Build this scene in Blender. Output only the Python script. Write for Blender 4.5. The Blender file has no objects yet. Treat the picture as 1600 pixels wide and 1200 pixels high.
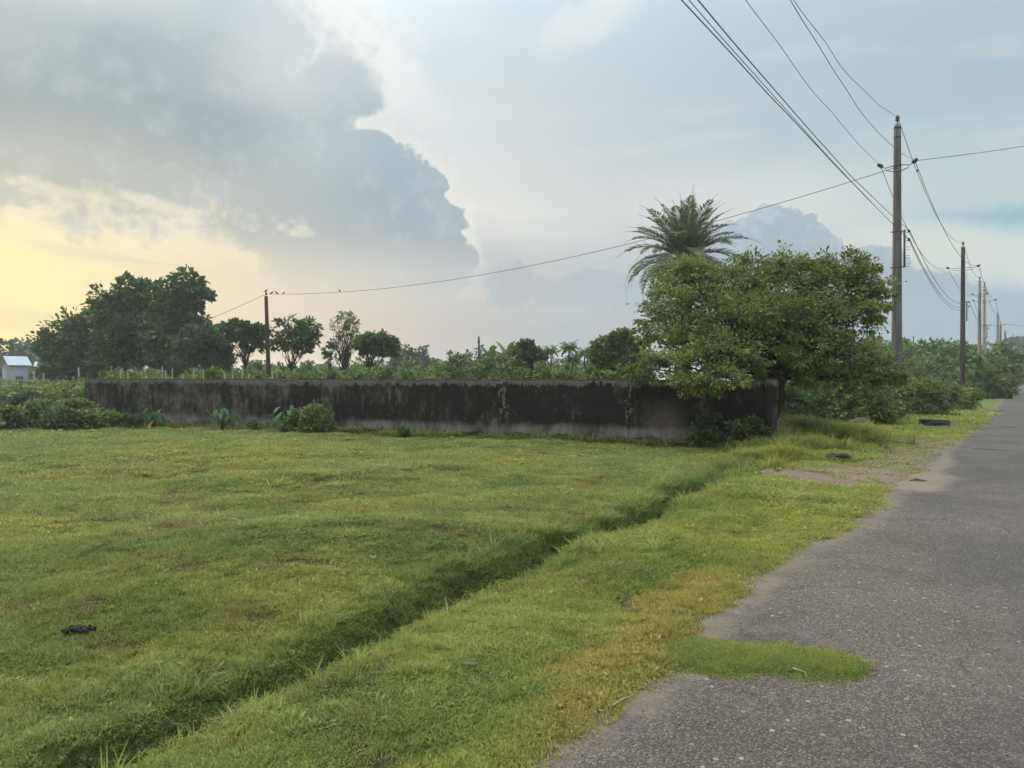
import bpy, bmesh, math, random
import numpy as np
from mathutils import Vector

R = math.radians
scene = bpy.context.scene
COL = scene.collection
CAMH = 1.6

# ------------------------------------------------------------------ camera
cam_d = bpy.data.cameras.new('camera'); cam = bpy.data.objects.new('camera', cam_d); COL.objects.link(cam)
cam.location = (0, 0, CAMH); cam.rotation_euler = (R(90 - 0.38), 0, 0)
cam_d.sensor_width = 36; cam_d.lens = 27.0; cam_d.clip_start = 0.05; cam_d.clip_end = 9000
scene.camera = cam
scene.view_settings.view_transform = 'Standard'; scene.view_settings.look = 'None'
scene.view_settings.exposure = 0.7; scene.view_settings.gamma = 1.0
scene.view_settings.use_curve_mapping = False
scene.cycles.max_bounces = 7; scene.cycles.diffuse_bounces = 4; scene.cycles.glossy_bounces = 2
scene.cycles.transmission_bounces = 4; scene.cycles.transparent_max_bounces = 6; scene.cycles.volume_bounces = 1
scene.cycles.use_denoising = True; scene.cycles.sample_clamp_indirect = 4.0
scene.cycles.use_adaptive_sampling = True; scene.cycles.adaptive_threshold = 0.03

SUN_AZ, SUN_EL = R(-40), R(16)      # azimuth measured from +Y towards +X

# ------------------------------------------------------------------ node helpers
class S:
    """a socket with arithmetic"""
    nt = None
    def __init__(s, sock): s.s = sock
    @staticmethod
    def m(op, *a, clamp=False):
        n = S.nt.nodes.new('ShaderNodeMath'); n.operation = op; n.use_clamp = clamp
        for i, v in enumerate(a):
            if isinstance(v, S): S.nt.links.new(v.s, n.inputs[i])
            else: n.inputs[i].default_value = v
        return S(n.outputs[0])
    def __add__(a, b): return S.m('ADD', a, b)
    __radd__ = __add__
    def __sub__(a, b): return S.m('SUBTRACT', a, b)
    def __rsub__(a, b): return S.m('SUBTRACT', b, a)
    def __mul__(a, b): return S.m('MULTIPLY', a, b)
    __rmul__ = __mul__
    def __truediv__(a, b): return S.m('DIVIDE', a, b)
    def __rtruediv__(a, b): return S.m('DIVIDE', b, a)
    def __pow__(a, b): return S.m('POWER', a, b)
def new(t, **kw):
    n = S.nt.nodes.new(t)
    for k, v in kw.items(): setattr(n, k, v)
    return n
def link(a, b): S.nt.links.new(a.s if isinstance(a, S) else a, b)
def smooth(x, lo, hi, a=0.0, b=1.0):
    n = new('ShaderNodeMapRange', interpolation_type='SMOOTHSTEP')
    link(x, n.inputs[0])
    for i, v in ((1, lo), (2, hi), (3, a), (4, b)): n.inputs[i].default_value = v
    return S(n.outputs[0])
def vscale(col, f):
    n = new('ShaderNodeVectorMath', operation='SCALE')
    if isinstance(col, (tuple, list)): n.inputs[0].default_value = col
    else: link(col, n.inputs[0])
    if isinstance(f, S): link(f, n.inputs[3])
    else: n.inputs[3].default_value = f
    return S(n.outputs[0])
def vadd(a, b):
    n = new('ShaderNodeVectorMath', operation='ADD')
    for i, v in enumerate((a, b)):
        if isinstance(v, (tuple, list)): n.inputs[i].default_value = v
        else: link(v, n.inputs[i])
    return S(n.outputs[0])
def mixc(f, a, b, blend='MIX'):
    n = new('ShaderNodeMix', data_type='RGBA', blend_type=blend)
    if isinstance(f, S): link(f, n.inputs[0])
    else: n.inputs[0].default_value = f
    for i, v in ((6, a), (7, b)):
        if isinstance(v, S): link(v, n.inputs[i])
        else: n.inputs[i].default_value = (*v[:3], 1)
    return S(n.outputs[2])
def noise(vec, scale, detail=3, rough=0.55, dist=0.0, out='Fac'):
    n = new('ShaderNodeTexNoise')
    if vec is not None: link(vec, n.inputs['Vector'])
    n.inputs['Scale'].default_value = scale; n.inputs['Detail'].default_value = detail
    n.inputs['Roughness'].default_value = rough; n.inputs['Distortion'].default_value = dist
    return S(n.outputs[out])
def ramp(f, stops):
    n = new('ShaderNodeValToRGB'); link(f, n.inputs[0]); e = n.color_ramp.elements
    while len(e) < len(stops): e.new(0.5)
    for q, (p, c) in zip(e, stops): q.position = p; q.color = (*c, 1)
    return S(n.outputs[0])
def lin(r, g, b):
    return tuple(((c/255+0.055)/1.055)**2.4 if c > 10 else c/255/12.92 for c in (r, g, b))
def azel(px, py):
    u, v = (px-800)/1200, (592-py)/1200
    a = math.atan(u); return a, math.atan(v*math.cos(a))

# ------------------------------------------------------------------ world
world = bpy.data.worlds.new('World'); scene.world = world; world.use_nodes = True
def build_world():
    nt = world.node_tree; S.nt = nt; nt.nodes.clear()
    tc = new('ShaderNodeTexCoord'); D = S(tc.outputs['Generated'])
    sep = new('ShaderNodeSeparateXYZ'); link(D, sep.inputs[0])
    x, y, z = (S(o) for o in sep.outputs)
    az = S.m('ARCTAN2', x, y); el = S.m('ARCSINE', z)
    def vmul(v, t):
        n = new('ShaderNodeVectorMath', operation='MULTIPLY'); link(v, n.inputs[0]); n.inputs[1].default_value = t; return S(n.outputs[0])
    def split(v):
        n = new('ShaderNodeSeparateXYZ'); link(v, n.inputs[0]); return [S(o) - 0.5 for o in n.outputs]
    n1, n2, n3 = split(noise(vmul(D, (1, 1, 2.4)), 3.4, 4, 0.55, out='Color'))          # broad, streaky warp
    k1, k2, k3 = split(noise(D, 15.0, 6, 0.66, out='Color'))                            # cloud-edge warp
    A0, A1 = azel(-260, 592)[0], azel(1860, 592)[0]
    def grid(rows, a, e):
        """colours given at picture points: one ramp along azimuth per row, rows blended by elevation"""
        f = (a - A0)*(1.0/(A1 - A0)); prev = None
        for py, stops in rows:
            c = ramp(f, [((azel(px, 592)[0] - A0)/(A1 - A0), lin(*col)) for px, col in stops])
            e1 = math.atan((592-py)/1200)
            prev = c if prev is None else mixc(smooth(e, e0, e1), prev, c)
            e0 = e1
        return prev
    azw = az + n1*0.15; elw = el + n2*0.08
    veil = [(560, [(-200, (255, 220, 140)), (0, (254, 226, 156)), (250, (240, 214, 170)), (480, (222, 203, 180)), (700, (192, 186, 182)), (900, (172, 181, 187)), (1150, (166, 180, 190)), (1500, (160, 180, 191))]),
            (440, [(-200, (250, 222, 150)), (0, (249, 226, 160)), (200, (236, 222, 182)), (400, (228, 216, 188)), (700, (200, 200, 196)), (950, (190, 198, 201)), (1250, (184, 197, 203)), (1500, (176, 194, 202))]),
            (330, [(-200, (214, 208, 182)), (0, (216, 211, 186)), (250, (226, 220, 198)), (450, (226, 222, 205)), (750, (226, 226, 218)), (950, (210, 215, 214)), (1250, (212, 219, 217)), (1500, (192, 206, 209))]),
            (210, [(0, (206, 212, 210)), (500, (220, 226, 226)), (700, (216, 223, 225)), (900, (202, 212, 216)), (1150, (188, 203, 210)), (1500, (173, 194, 205))]),
            (50, [(0, (206, 213, 214)), (600, (216, 228, 234)), (800, (200, 213, 219)), (1100, (182, 200, 210)), (1500, (171, 193, 206))]),
            (-500, [(0, (196, 207, 212)), (800, (192, 206, 214)), (1500, (180, 198, 208))])]
    sky = grid(veil, azw, elw)
    sk = new('ShaderNodeTexSky', sky_type='NISHITA'); sk.sun_disc = False               # clear air through the veil
    sk.sun_elevation = SUN_EL; sk.sun_rotation = SUN_AZ; sk.air_density = 1.0; sk.dust_density = 2.0
    sky = mixc(0.03, sky, vscale(S(sk.outputs[0]), 0.1))
    vs = noise(vmul(D, (1.4, 1.4, 9.0)), 3.0, 4, 0.55, 0.5)
    lowband = smooth(el, R(3), R(9))*smooth(el, R(30), R(18))
    sky = mixc(smooth(vs, 0.48, 0.75)*0.22*lowband, sky, lin(236, 234, 222))
    sky = mixc(smooth(vs, 0.46, 0.30)*0.45*smooth(el, R(1), R(5))*smooth(el, R(15), R(10))*smooth(az, azel(520, 0)[0], azel(250, 0)[0]), sky, lin(206, 202, 182))
    def ell(px, py, rx, ry, rot=0.0, a=az, e=el):
        pa, pe = azel(px, py); c, s_ = math.cos(rot), math.sin(rot)
        n = new('ShaderNodeMapping', vector_type='TEXTURE')
        cb = new('ShaderNodeCombineXYZ'); link(a, cb.inputs[0]); link(e, cb.inputs[1]); link(cb.outputs[0], n.inputs[0])
        n.inputs['Location'].default_value = (pa, pe, 0); n.inputs['Rotation'].default_value = (0, 0, rot); n.inputs['Scale'].default_value = (rx/1200, ry/1200, 1)
        q = new('ShaderNodeVectorMath', operation='DOT_PRODUCT'); link(n.outputs[0], q.inputs[0]); link(n.outputs[0], q.inputs[1])
        return 1.0 - S(q.outputs['Value'])
    azf = az + k1*0.10 + n3*0.05; elf = el + k2*0.04
    sky = mixc(smooth(ell(1620, 350, 250, 26, -0.06, azf, elf), -0.3, 1.0)*0.75, sky, lin(138, 184, 206))
    sky = mixc(smooth(ell(1540, 395, 260, 50, -0.22, azf, elf), -0.1, 0.9)*0.8, sky, lin(216, 221, 213))
    sky = mixc(smooth(ell(930, 30, 110, 34, 0.45, azf, elf), -0.3, 0.9)*0.65, sky, lin(216, 222, 222))
    sky = mixc(smooth(ell(590, 110, 130, 50, -0.5, azf, elf), -0.3, 0.9)*0.6, sky, lin(228, 235, 236))
    # cumulus: lobes with billowed edges
    def bill(sc):
        vo = new('ShaderNodeTexVoronoi', feature='F1'); vo.inputs['Scale'].default_value = sc
        cb = new('ShaderNodeCombineXYZ'); link(k1*0.05, cb.inputs[0]); link(k2*0.05, cb.inputs[1]); link(k3*0.05, cb.inputs[2])
        link(vadd(D, S(cb.outputs[0])), vo.inputs['Vector']); return S(vo.outputs['Distance'])
    b1 = bill(25.0); b2 = bill(74.0)
    bmod = (0.50 - b1)*0.50 + (0.50 - b2)*0.48 + k3*0.80 - 0.05
    bmodR = (0.46 - b1)*0.75 + (0.46 - b2)*0.75 + k3*0.35
    def field(lobes, amp, bm=None):
        F = None
        for (px, py, rx, ry, *rot) in lobes:
            q = ell(px, py, rx, ry, *(rot or [0.0]))
            F = q if F is None else S.m('SMOOTH_MAX', F, q, 0.09)
        return F + (bm or bmod)*amp
    Ft = field([(772, 405, 44, 66), (752, 352, 32, 24)], 0.9)
    sky = mixc(smooth(Ft, 0.0, 0.5)*0.7, sky, mixc(smooth(el, R(8), R(12)), lin(190, 194, 196), lin(216, 218, 216)))
    Fr = field([(1140, 382, 42, 40), (1165, 364, 30, 22), (1205, 352, 42, 30), (1246, 362, 38, 30), (1278, 384, 28, 28), (1205, 408, 104, 56), (1110, 400, 40, 40), (1352, 410, 50, 24), (1345, 450, 110, 46), (1440, 466, 70, 40)], 0.95, bmodR)
    hz = smooth(el, R(3.0), R(8.0), 0.0, 1.0)
    sky = mixc(smooth(Fr, -0.25, 0.02)*smooth(el, R(9), R(12))*0.35, sky, lin(232, 229, 221))
    shade = mixc(smooth((0.5 - b1)*0.8 + (0.5 - b2)*0.6 + k2*0.5, -0.1, 0.45), lin(158, 176, 191), lin(182, 197, 208))
    sky = mixc(smooth(Fr, 0.0, 0.24)*hz*0.82, sky, mixc(smooth(el, R(6), R(12)), lin(162, 177, 187), shade))
    Fl = field([(870, 455, 90, 34), (1000, 460, 120, 36), (800, 448, 54, 40), (930, 440, 44, 24)], 1.2, bmodR)
    sky = mixc(smooth(Fl, 0.0, 0.55)*smooth(el, R(3.0), R(6.5))*0.55, sky, lin(170, 182, 190))
    # the big grey bank on the left
    bank = grid([(440, [(300, (200, 196, 182)), (560, (184, 187, 186)), (700, (170, 179, 184))]),
                 (330, [(0, (190, 192, 180)), (300, (184, 190, 184)), (450, (178, 187, 187)), (640, (161, 177, 186)), (720, (168, 182, 190))]),
                 (220, [(0, (166, 178, 179)), (200, (164, 177, 180)), (360, (160, 174, 180)), (500, (182, 194, 198)), (620, (170, 186, 196))]),
                 (140, [(0, (182, 192, 194)), (160, (164, 178, 184)), (300, (172, 184, 189)), (430, (202, 209, 212)), (560, (186, 199, 206))]),
                 (40, [(0, (203, 209, 210)), (200, (198, 206, 207)), (340, (184, 196, 201)), (460, (198, 207, 212)), (560, (200, 211, 218))]),
                 (-400, [(0, (190, 200, 206)), (600, (196, 206, 212))])], az + n1*0.06 + k1*0.03, el + n2*0.05 + k2*0.025)
    bank = mixc(smooth(n3 + k3*0.5, 0.02, 0.26)*0.32, bank, lin(208, 213, 214))
    bank = mixc(smooth((0.5 - b1)*0.9 + (0.5 - b2)*0.5 + k1*0.5, -0.05, 0.5)*0.28, bank, lin(206, 213, 216))
    bank = mixc(smooth(k2 + n1*0.8, 0.05, 0.35)*0.22, bank, lin(150, 164, 172))
    Fb = field([(150, 95, 400, 235), (-200, 130, 520, 150, 0.05), (360, 60, 140, 170), (400, 190, 180, 110), (520, 130, 84, 52), (560, 158, 50, 28),
                (520, 290, 180, 92), (580, 232, 46, 32), (640, 300, 60, 52), (640, 360, 92, 80), (690, 400, 60, 52), (590, 430, 160, 70), (450, 350, 150, 62), (540, 400, 150, 60), (80, 262, 70, 26, -0.4), (560, 225, 40, 26), (672, 290, 30, 26), (700, 345, 30, 30), (728, 405, 24, 20)], 0.85)
    lower = smooth(el, R(4.5), R(11.0), 0.0, 1.0)
    rightside = smooth(az, azel(330, 0)[0], azel(520, 0)[0])
    soft_a = smooth(Fb, -0.10, 0.50); hi_ = smooth(el, R(16.5), R(20)); crisp = smooth(Fb, 0.0, 0.22)*(1.0 - hi_) + smooth(Fb, -0.10, 0.60)*hi_
    aB = (soft_a*(1.0 - rightside) + crisp*rightside)*lower
    sky = mixc(smooth(Fb, -0.5, 0.02)*lower*0.38, sky, mixc(smooth(az, azel(300, 0)[0], azel(700, 0)[0]), lin(252, 242, 212), lin(238, 239, 232)))
    sky = mixc(aB*0.96, sky, bank)
    Fs = field([(390, 345, 80, 22, -0.15), (475, 364, 36, 12), (90, 296, 130, 12, -0.12), (240, 318, 90, 14, -0.2)], 1.9)
    sky = mixc(smooth(Fs, 0.1, 1.2)*0.55, sky, lin(250, 241, 214))
    # glow of the veiled sun, low beyond the left edge
    ga, ge = az + R(38), (el - R(6.0))*1.4
    g = S.m('EXPONENT', (ga*ga + ge*ge)*-30.0)
    sky = vadd(sky, vscale(lin(255, 205, 110), g*0.08))
    # zenith rise made steeper than a real overcast sky, to brighten the ground
    sky = vscale(sky, 1.0 + smooth(el, R(18), R(75))*3.7)
    bg = new('ShaderNodeBackground'); link(vscale(sky, 6.35), bg.inputs[0]); bg.inputs[1].default_value = 0.1
    out = new('ShaderNodeOutputWorld'); link(bg.outputs[0], out.inputs[0])
build_world()
world.cycles.sampling_method = 'NONE'

# ------------------------------------------------------------------ sun
sd = bpy.data.lights.new('sun', 'SUN'); sd.energy = 1.5; sd.angle = R(18); sd.color = (1.0, 0.84, 0.62)
sun = bpy.data.objects.new('sun', sd); COL.objects.link(sun)
sv = Vector((math.sin(SUN_AZ)*math.cos(SUN_EL), math.cos(SUN_AZ)*math.cos(SUN_EL), math.sin(SUN_EL)))
sun.rotation_euler = sv.to_track_quat('Z', 'Y').to_euler()

# ------------------------------------------------------------------ mesh helpers
def P(px, py, d): return np.array([(px-800)/1200*d, d, CAMH+(592-py)/1200*d])
def mesh_np(name, V, F, face_attr=None, vert_attr=None, smooth_sh=False):
    """F: array (n,k) or list of such arrays"""
    me = bpy.data.meshes.new(name)
    Fs = F if isinstance(F, list) else [F]
    Fs = [np.asarray(f, dtype=np.int32) for f in Fs if len(f)]
    V = np.asarray(V, dtype=np.float32)
    me.vertices.add(len(V)); me.vertices.foreach_set('co', V.ravel())
    nl = sum(f.size for f in Fs); npoly = sum(len(f) for f in Fs)
    me.loops.add(nl); me.polygons.add(npoly)
    me.loops.foreach_set('vertex_index', np.concatenate([f.ravel() for f in Fs]))
    tot = np.concatenate([np.full(len(f), f.shape[1], np.int32) for f in Fs])
    me.polygons.foreach_set('loop_start', np.concatenate([[0], np.cumsum(tot)[:-1]]).astype(np.int32))
    if smooth_sh: me.polygons.foreach_set('use_smooth', np.ones(npoly, bool))
    for dom, at in (('FACE', face_attr), ('POINT', vert_attr)):
        for k, v in (at or {}).items():
            v = np.asarray(v, dtype=np.float32)
            if v.ndim == 1: me.attributes.new(k, 'FLOAT', dom).data.foreach_set('value', v)
            else: me.attributes.new(k, 'FLOAT_VECTOR', dom).data.foreach_set('vector', v.ravel())
    me.update(calc_edges=True); me.validate()
    return me
def obj(name, me, mat, parent=None):
    o = bpy.data.objects.new(name, me); COL.objects.link(o)
    if mat is not None:
        me.materials.clear(); me.materials.append(mat)
    if parent is not None: o.parent = parent
    return o
def tag(o, label=None, cat=None, group=None, kind=None):
    for k, v in (('label', label), ('category', cat), ('group', group), ('kind', kind)):
        if v: o[k] = v
    return o
def empty(name, loc, label, cat, group=None):
    o = bpy.data.objects.new(name, None); COL.objects.link(o); o.location = loc; o.empty_display_size = 0.1
    return tag(o, label, cat, group)
class MB:
    """collects quads/tris; one mesh out"""
    def __init__(s): s.V = []; s.Q = []; s.T = []; s.n = 0; s.fq = []; s.ft = []
    def add(s, V, Q=None, T=None, val=0.5):
        V = np.asarray(V, float); s.V.append(V)
        if Q is not None and len(Q):
            Q = np.asarray(Q); s.Q.append(Q + s.n); s.fq.append(np.broadcast_to(val, len(Q)))
        if T is not None and len(T):
            T = np.asarray(T); s.T.append(T + s.n); s.ft.append(np.broadcast_to(val, len(T)))
        s.n += len(V)
    def tube(s, pts, rad, k=6, cap=True, val=0.5):
        pts = np.asarray(pts, float); n = len(pts); rad = np.broadcast_to(rad, n)
        tan = np.gradient(pts, axis=0); tan /= np.linalg.norm(tan, axis=1)[:, None] + 1e-9
        ref = np.array([0, 0, 1.0]) if abs(tan[0, 2]) < 0.9 else np.array([1.0, 0, 0])
        a = np.cross(tan, ref); a /= np.linalg.norm(a, axis=1)[:, None] + 1e-9
        b = np.cross(tan, a)
        th = np.arange(k)/k*2*math.pi
        V = pts[:, None] + rad[:, None, None]*(np.cos(th)[None, :, None]*a[:, None] + np.sin(th)[None, :, None]*b[:, None])
        V = V.reshape(-1, 3)
        i = np.arange(n-1)[:, None]*k; j = np.arange(k)[None]; j2 = (j+1) % k
        Q = np.stack([i+j, i+j2, i+k+j2, i+k+j], -1).reshape(-1, 4)
        T = []
        if cap:
            V = np.vstack([V, pts[0], pts[-1]]); c0, c1 = n*k, n*k+1
            T = [(c0, (q+1) % k, q) for q in range(k)] + [(c1, (n-1)*k+q, (n-1)*k+(q+1) % k) for q in range(k)]
        s.add(V, Q, T, val)
    def box(s, lo, hi, val=0.5):
        x0, y0, z0 = lo; x1, y1, z1 = hi
        V = [(x0, y0, z0), (x1, y0, z0), (x1, y1, z0), (x0, y1, z0), (x0, y0, z1), (x1, y0, z1), (x1, y1, z1), (x0, y1, z1)]
        s.add(V, [(0, 3, 2, 1), (4, 5, 6, 7), (0, 1, 5, 4), (1, 2, 6, 5), (2, 3, 7, 6), (3, 0, 4, 7)], None, val)
    def build(s, name, mat, parent=None, off=(0, 0, 0), smooth_sh=False):
        V = np.vstack(s.V) - np.asarray(off)
        F = []; fa = []
        if s.Q: F.append(np.vstack(s.Q)); fa.append(np.concatenate(s.fq))
        if s.T: F.append(np.vstack(s.T)); fa.append(np.concatenate(s.ft))
        return obj(name, mesh_np(name, V, F, {'v': np.concatenate(fa)}, smooth_sh=smooth_sh), mat, parent)

# value noise ---------------------------------------------------------------
_rt = np.random.default_rng(77).random((256, 256))
def vnoise(x, y):
    xi = np.floor(x).astype(int); yi = np.floor(y).astype(int); fx = x-xi; fy = y-yi
    fx = fx*fx*(3-2*fx); fy = fy*fy*(3-2*fy)
    g = lambda a, b: _rt[a & 255, b & 255]
    return (g(xi, yi)*(1-fx)+g(xi+1, yi)*fx)*(1-fy)+(g(xi, yi+1)*(1-fx)+g(xi+1, yi+1)*fx)*fy
def fbm(x, y, s, o=3):
    v = 0; a = 1; t = 0
    for k in range(o):
        v = v + a*vnoise(x/s+17.3*k, y/s-9.1*k); t += a; a *= 0.5; s *= 0.47
    return v/t
def sst(x, a, b):
    t = np.clip((x-a)/(b-a), 0, 1); return t*t*(3-2*t)

# ------------------------------------------------------------------ terrain functions (road frame: s along, t to the right)
DS_, DC_ = 0.555, 0.832
def st_of(x, y): return x*DS_+y*DC_, x*DC_-y*DS_
def xy_of(s, t): return s*DS_+t*DC_, s*DC_-t*DS_
_es = np.array([-30, 0, 2.67, 3.56, 4.0, 5.1, 6.45, 7.9, 10.1, 11.2, 13.1, 15.2, 22, 31, 60, 500])
_et = np.array([-1.75, -1.75, -1.70, -1.62, -1.57, -1.74, -1.78, -1.62, -1.46, -1.55, -1.62, -1.45, -1.45, -1.35, -1.4, -1.4])
def edge_t(s): return np.interp(s, _es, _et)
def edge_n(x, y):
    s, t = st_of(x, y)
    return t - edge_t(s) - 0.20*(fbm(x, y, 0.9, 3)-0.5) - 0.16*(fbm(x+40, y, 0.22, 2)-0.5)
def inside(px_poly, x, y):
    """soft membership of world points in a polygon given by its ground corners"""
    return None
def G(px, py):
    d = CAMH*1200/(py-592); return ((px-800)/1200*d, d)
def blob(x, y, px, py, rx, ry, rot=0.0):
    """1 at the centre of a ground ellipse, 0 at its rim and beyond (radii in metres, rot in the road frame)"""
    gx, gy = G(px, py); dx, dy = x-gx, y-gy
    u = (dx*DS_+dy*DC_); v = (dx*DC_-dy*DS_)
    c, s_ = math.cos(rot), math.sin(rot)
    return np.clip(1-((u*c+v*s_)/rx)**2-((v*c-u*s_)/ry)**2, 0, 1)
def ditch_t(s): return -3.50-0.062*(s-2.4)+0.10*np.sin(s*0.9)+0.06*np.sin(s*2.3+1)
def ditch_prof(x, y):
    s, t = st_of(x, y); u = t-ditch_t(s)+0.22*(fbm(x, y, 0.7, 3)-0.5)
    p = np.where(u < 0, np.exp(-(u/0.13)**2), np.exp(-(u/0.22)**2))
    amp = 0.50*sst(s, 18, 10.5)*(0.25+1.3*fbm(x, y, 1.3, 2))
    return p*amp
def tongue(x, y):
    gx0, gy0 = G(1085, 1026); gx1, gy1 = G(1345, 1046)
    ax, ay = gx1-gx0, gy1-gy0; L = math.hypot(ax, ay); ax /= L; ay /= L
    u = ((x-gx0)*ax+(y-gy0)*ay)/L; v = -(x-gx0)*ay+(y-gy0)*ax
    w = 0.25*np.sqrt(np.clip(1-(np.clip(u, 0, 1)*1.0)**6, 0, 1))*(0.30+0.55*fbm(x, y, 0.22, 3)+0.95*fbm(x+7, y, 0.07, 2))
    return np.where((u > -0.25) & (u < 1.0), np.clip(1-np.abs(v-0.02)/np.maximum(w, 1e-3), 0, 1), 0)
def dirt_mask(x, y):
    """bare earth on the verge"""
    n = fbm(x, y, 0.8, 3)
    m = np.maximum.reduce([blob(x, y, 1300, 745, 1.3, 1.9, 0.1), blob(x, y, 1400, 735, 1.6, 1.3), blob(x, y, 1430, 718, 1.7, 0.8),
                           blob(x, y, 1480, 700, 3.2, 0.7), blob(x, y, 1385, 708, 1.6, 0.5), 0.8*blob(x, y, 1430, 690, 2.0, 0.6), 0.6*blob(x, y, 1295, 735, 0.8, 0.8)])
    return sst(m+0.9*(n-0.5), 0.12, 0.5)*sst(m, 0.0, 0.08)
def height(x, y):
    d = np.hypot(x, y); s, t = st_of(x, y)
    near = sst(d, 90, 40)
    e = edge_n(x, y)
    z = near*(0.14*(fbm(x, y, 3.2, 2)-0.5)+0.11*(fbm(x+9, y, 0.9, 2)-0.5)+0.05*(fbm(x, y+5, 0.25, 2)-0.5))
    z = z-ditch_prof(x, y)
    # low hummock left of the ditch and a raised verge lip
    gx, gy = G(600, 835); z = z+0.16*np.exp(-(((x-gx)/1.6)**2+((y-gy)/0.9)**2))
    z = z+0.05*np.exp(-((t-ditch_t(s)-0.95)/0.4)**2)*near
    # earth heaps right of the wall end
    for px, py, r, h in ((1240, 690, 0.7, 0.32), (1210, 697, 0.5, 0.2), (1255, 687, 0.5, 0.22)):
        gx, gy = G(px, py); z = z+h*np.exp(-(((x-gx)/r)**2+((y-gy)/(r*0.8))**2))
    # the ground sinks under the road
    k = sst(e, -0.60, -0.12)
    z = z*(1-k)+0.030*(1-sst(e, -0.22, 0.12))*k
    z = z-0.06*sst(e, 0.0, 0.25)
    tg = tongue(x, y); z = np.where(tg > 0, np.maximum(z, 0.006+0.018*sst(tg, 0, 0.8)), z)
    return z

# ------------------------------------------------------------------ materials
def mat(name, fn, rough=0.8, spec=0.2):
    m = bpy.data.materials.new(name); m.use_nodes = True; nt = m.node_tree; S.nt = nt
    b = nt.nodes['Principled BSDF']; b.inputs['Roughness'].default_value = rough; b.inputs['Specular IOR Level'].default_value = spec
    fn(b, nt.nodes['Material Output']); return m
def pos():
    g = new('ShaderNodeNewGeometry'); return S(g.outputs['Position'])
def attr(name, typ='GEOMETRY', out='Fac'):
    a = new('ShaderNodeAttribute', attribute_name=name, attribute_type=typ); return S(a.outputs[out])
def bump(b, h, strength, dist=0.01):
    n = new('ShaderNodeBump'); n.inputs['Strength'].default_value = strength; n.inputs['Distance'].default_value = dist
    link(h, n.inputs['Height']); link(n.outputs[0], b.inputs['Normal'])

def leaf_mat(name, stops, transl=0.35, rough=0.5, inst=False, patch=None):
    """leaf colour runs along a ramp, one random value per leaf; light also passes through"""
    def f(b, out):
        v = attr('v')
        c = ramp(v, stops)
        if patch is not None:
            c = mixc(smooth(noise(pos(), patch[0], 2), 0.45, 0.7)*patch[2], c, patch[1])
        if inst: c = mixc(1.0, c, attr('tint', 'INSTANCER', 'Vector'), 'MULTIPLY')
        link(c, b.inputs['Base Color'])
        t = new('ShaderNodeBsdfTranslucent'); link(c, t.inputs[0])
        mx = new('ShaderNodeMixShader'); mx.inputs[0].default_value = transl
        link(b.outputs[0], mx.inputs[1]); link(t.outputs[0], mx.inputs[2]); link(mx.outputs[0], out.inputs[0])
    return mat(name, f, rough, 0.2)

def plain(name, col, rough=0.8, var=0.25, scale=6.0, spec=0.2, metallic=0.0, bmp=0.0):
    def f(b, out):
        n = noise(pos(), scale, 5, 0.6)
        c = mixc(n, tuple(c*(1-var) for c in col), tuple(min(1, c*(1+var)) for c in col))
        link(c, b.inputs['Base Color']); b.inputs['Metallic'].default_value = metallic
        if bmp: bump(b, noise(pos(), scale*6, 4), bmp, 0.02)
    return mat(name, f, rough, spec)

def m_ground(b, out):
    p = pos(); dirt = attr('dirt'); soil = attr('soil'); dry = attr('dry')
    n1 = noise(p, 1.1, 5); n2 = noise(p, 14, 5, 0.65); n3 = noise(p, 60, 4, 0.7)
    g = ramp(n2, [(0.25, (0.075, 0.092, 0.024)), (0.5, (0.130, 0.155, 0.040)), (0.75, (0.19, 0.20, 0.062))])
    g = mixc(smooth(n1, 0.45, 0.7)*0.5, g, (0.15, 0.14, 0.05))
    g = mixc(dry*0.8, g, (0.26, 0.17, 0.06))
    e = ramp(n2*0.6 + n3*0.4, [(0.3, (0.085, 0.058, 0.040)), (0.5, (0.20, 0.145, 0.105)), (0.7, (0.33, 0.25, 0.19))])
    e = mixc(smooth(noise(p, 2.3, 4), 0.5, 0.7)*0.6, e, (0.23, 0.12, 0.075))
    c = mixc(S.m('ADD', dirt, (n2 - 0.5)*0.5*dirt, clamp=True), g, e)
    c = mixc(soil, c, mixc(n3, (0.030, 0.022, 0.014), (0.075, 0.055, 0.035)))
    link(c, b.inputs['Base Color']); bump(b, n2*0.6 + n3*0.4, 0.7, 0.03)
M_ground = mat('ground_soil', m_ground, 0.95, 0.1)

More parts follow.
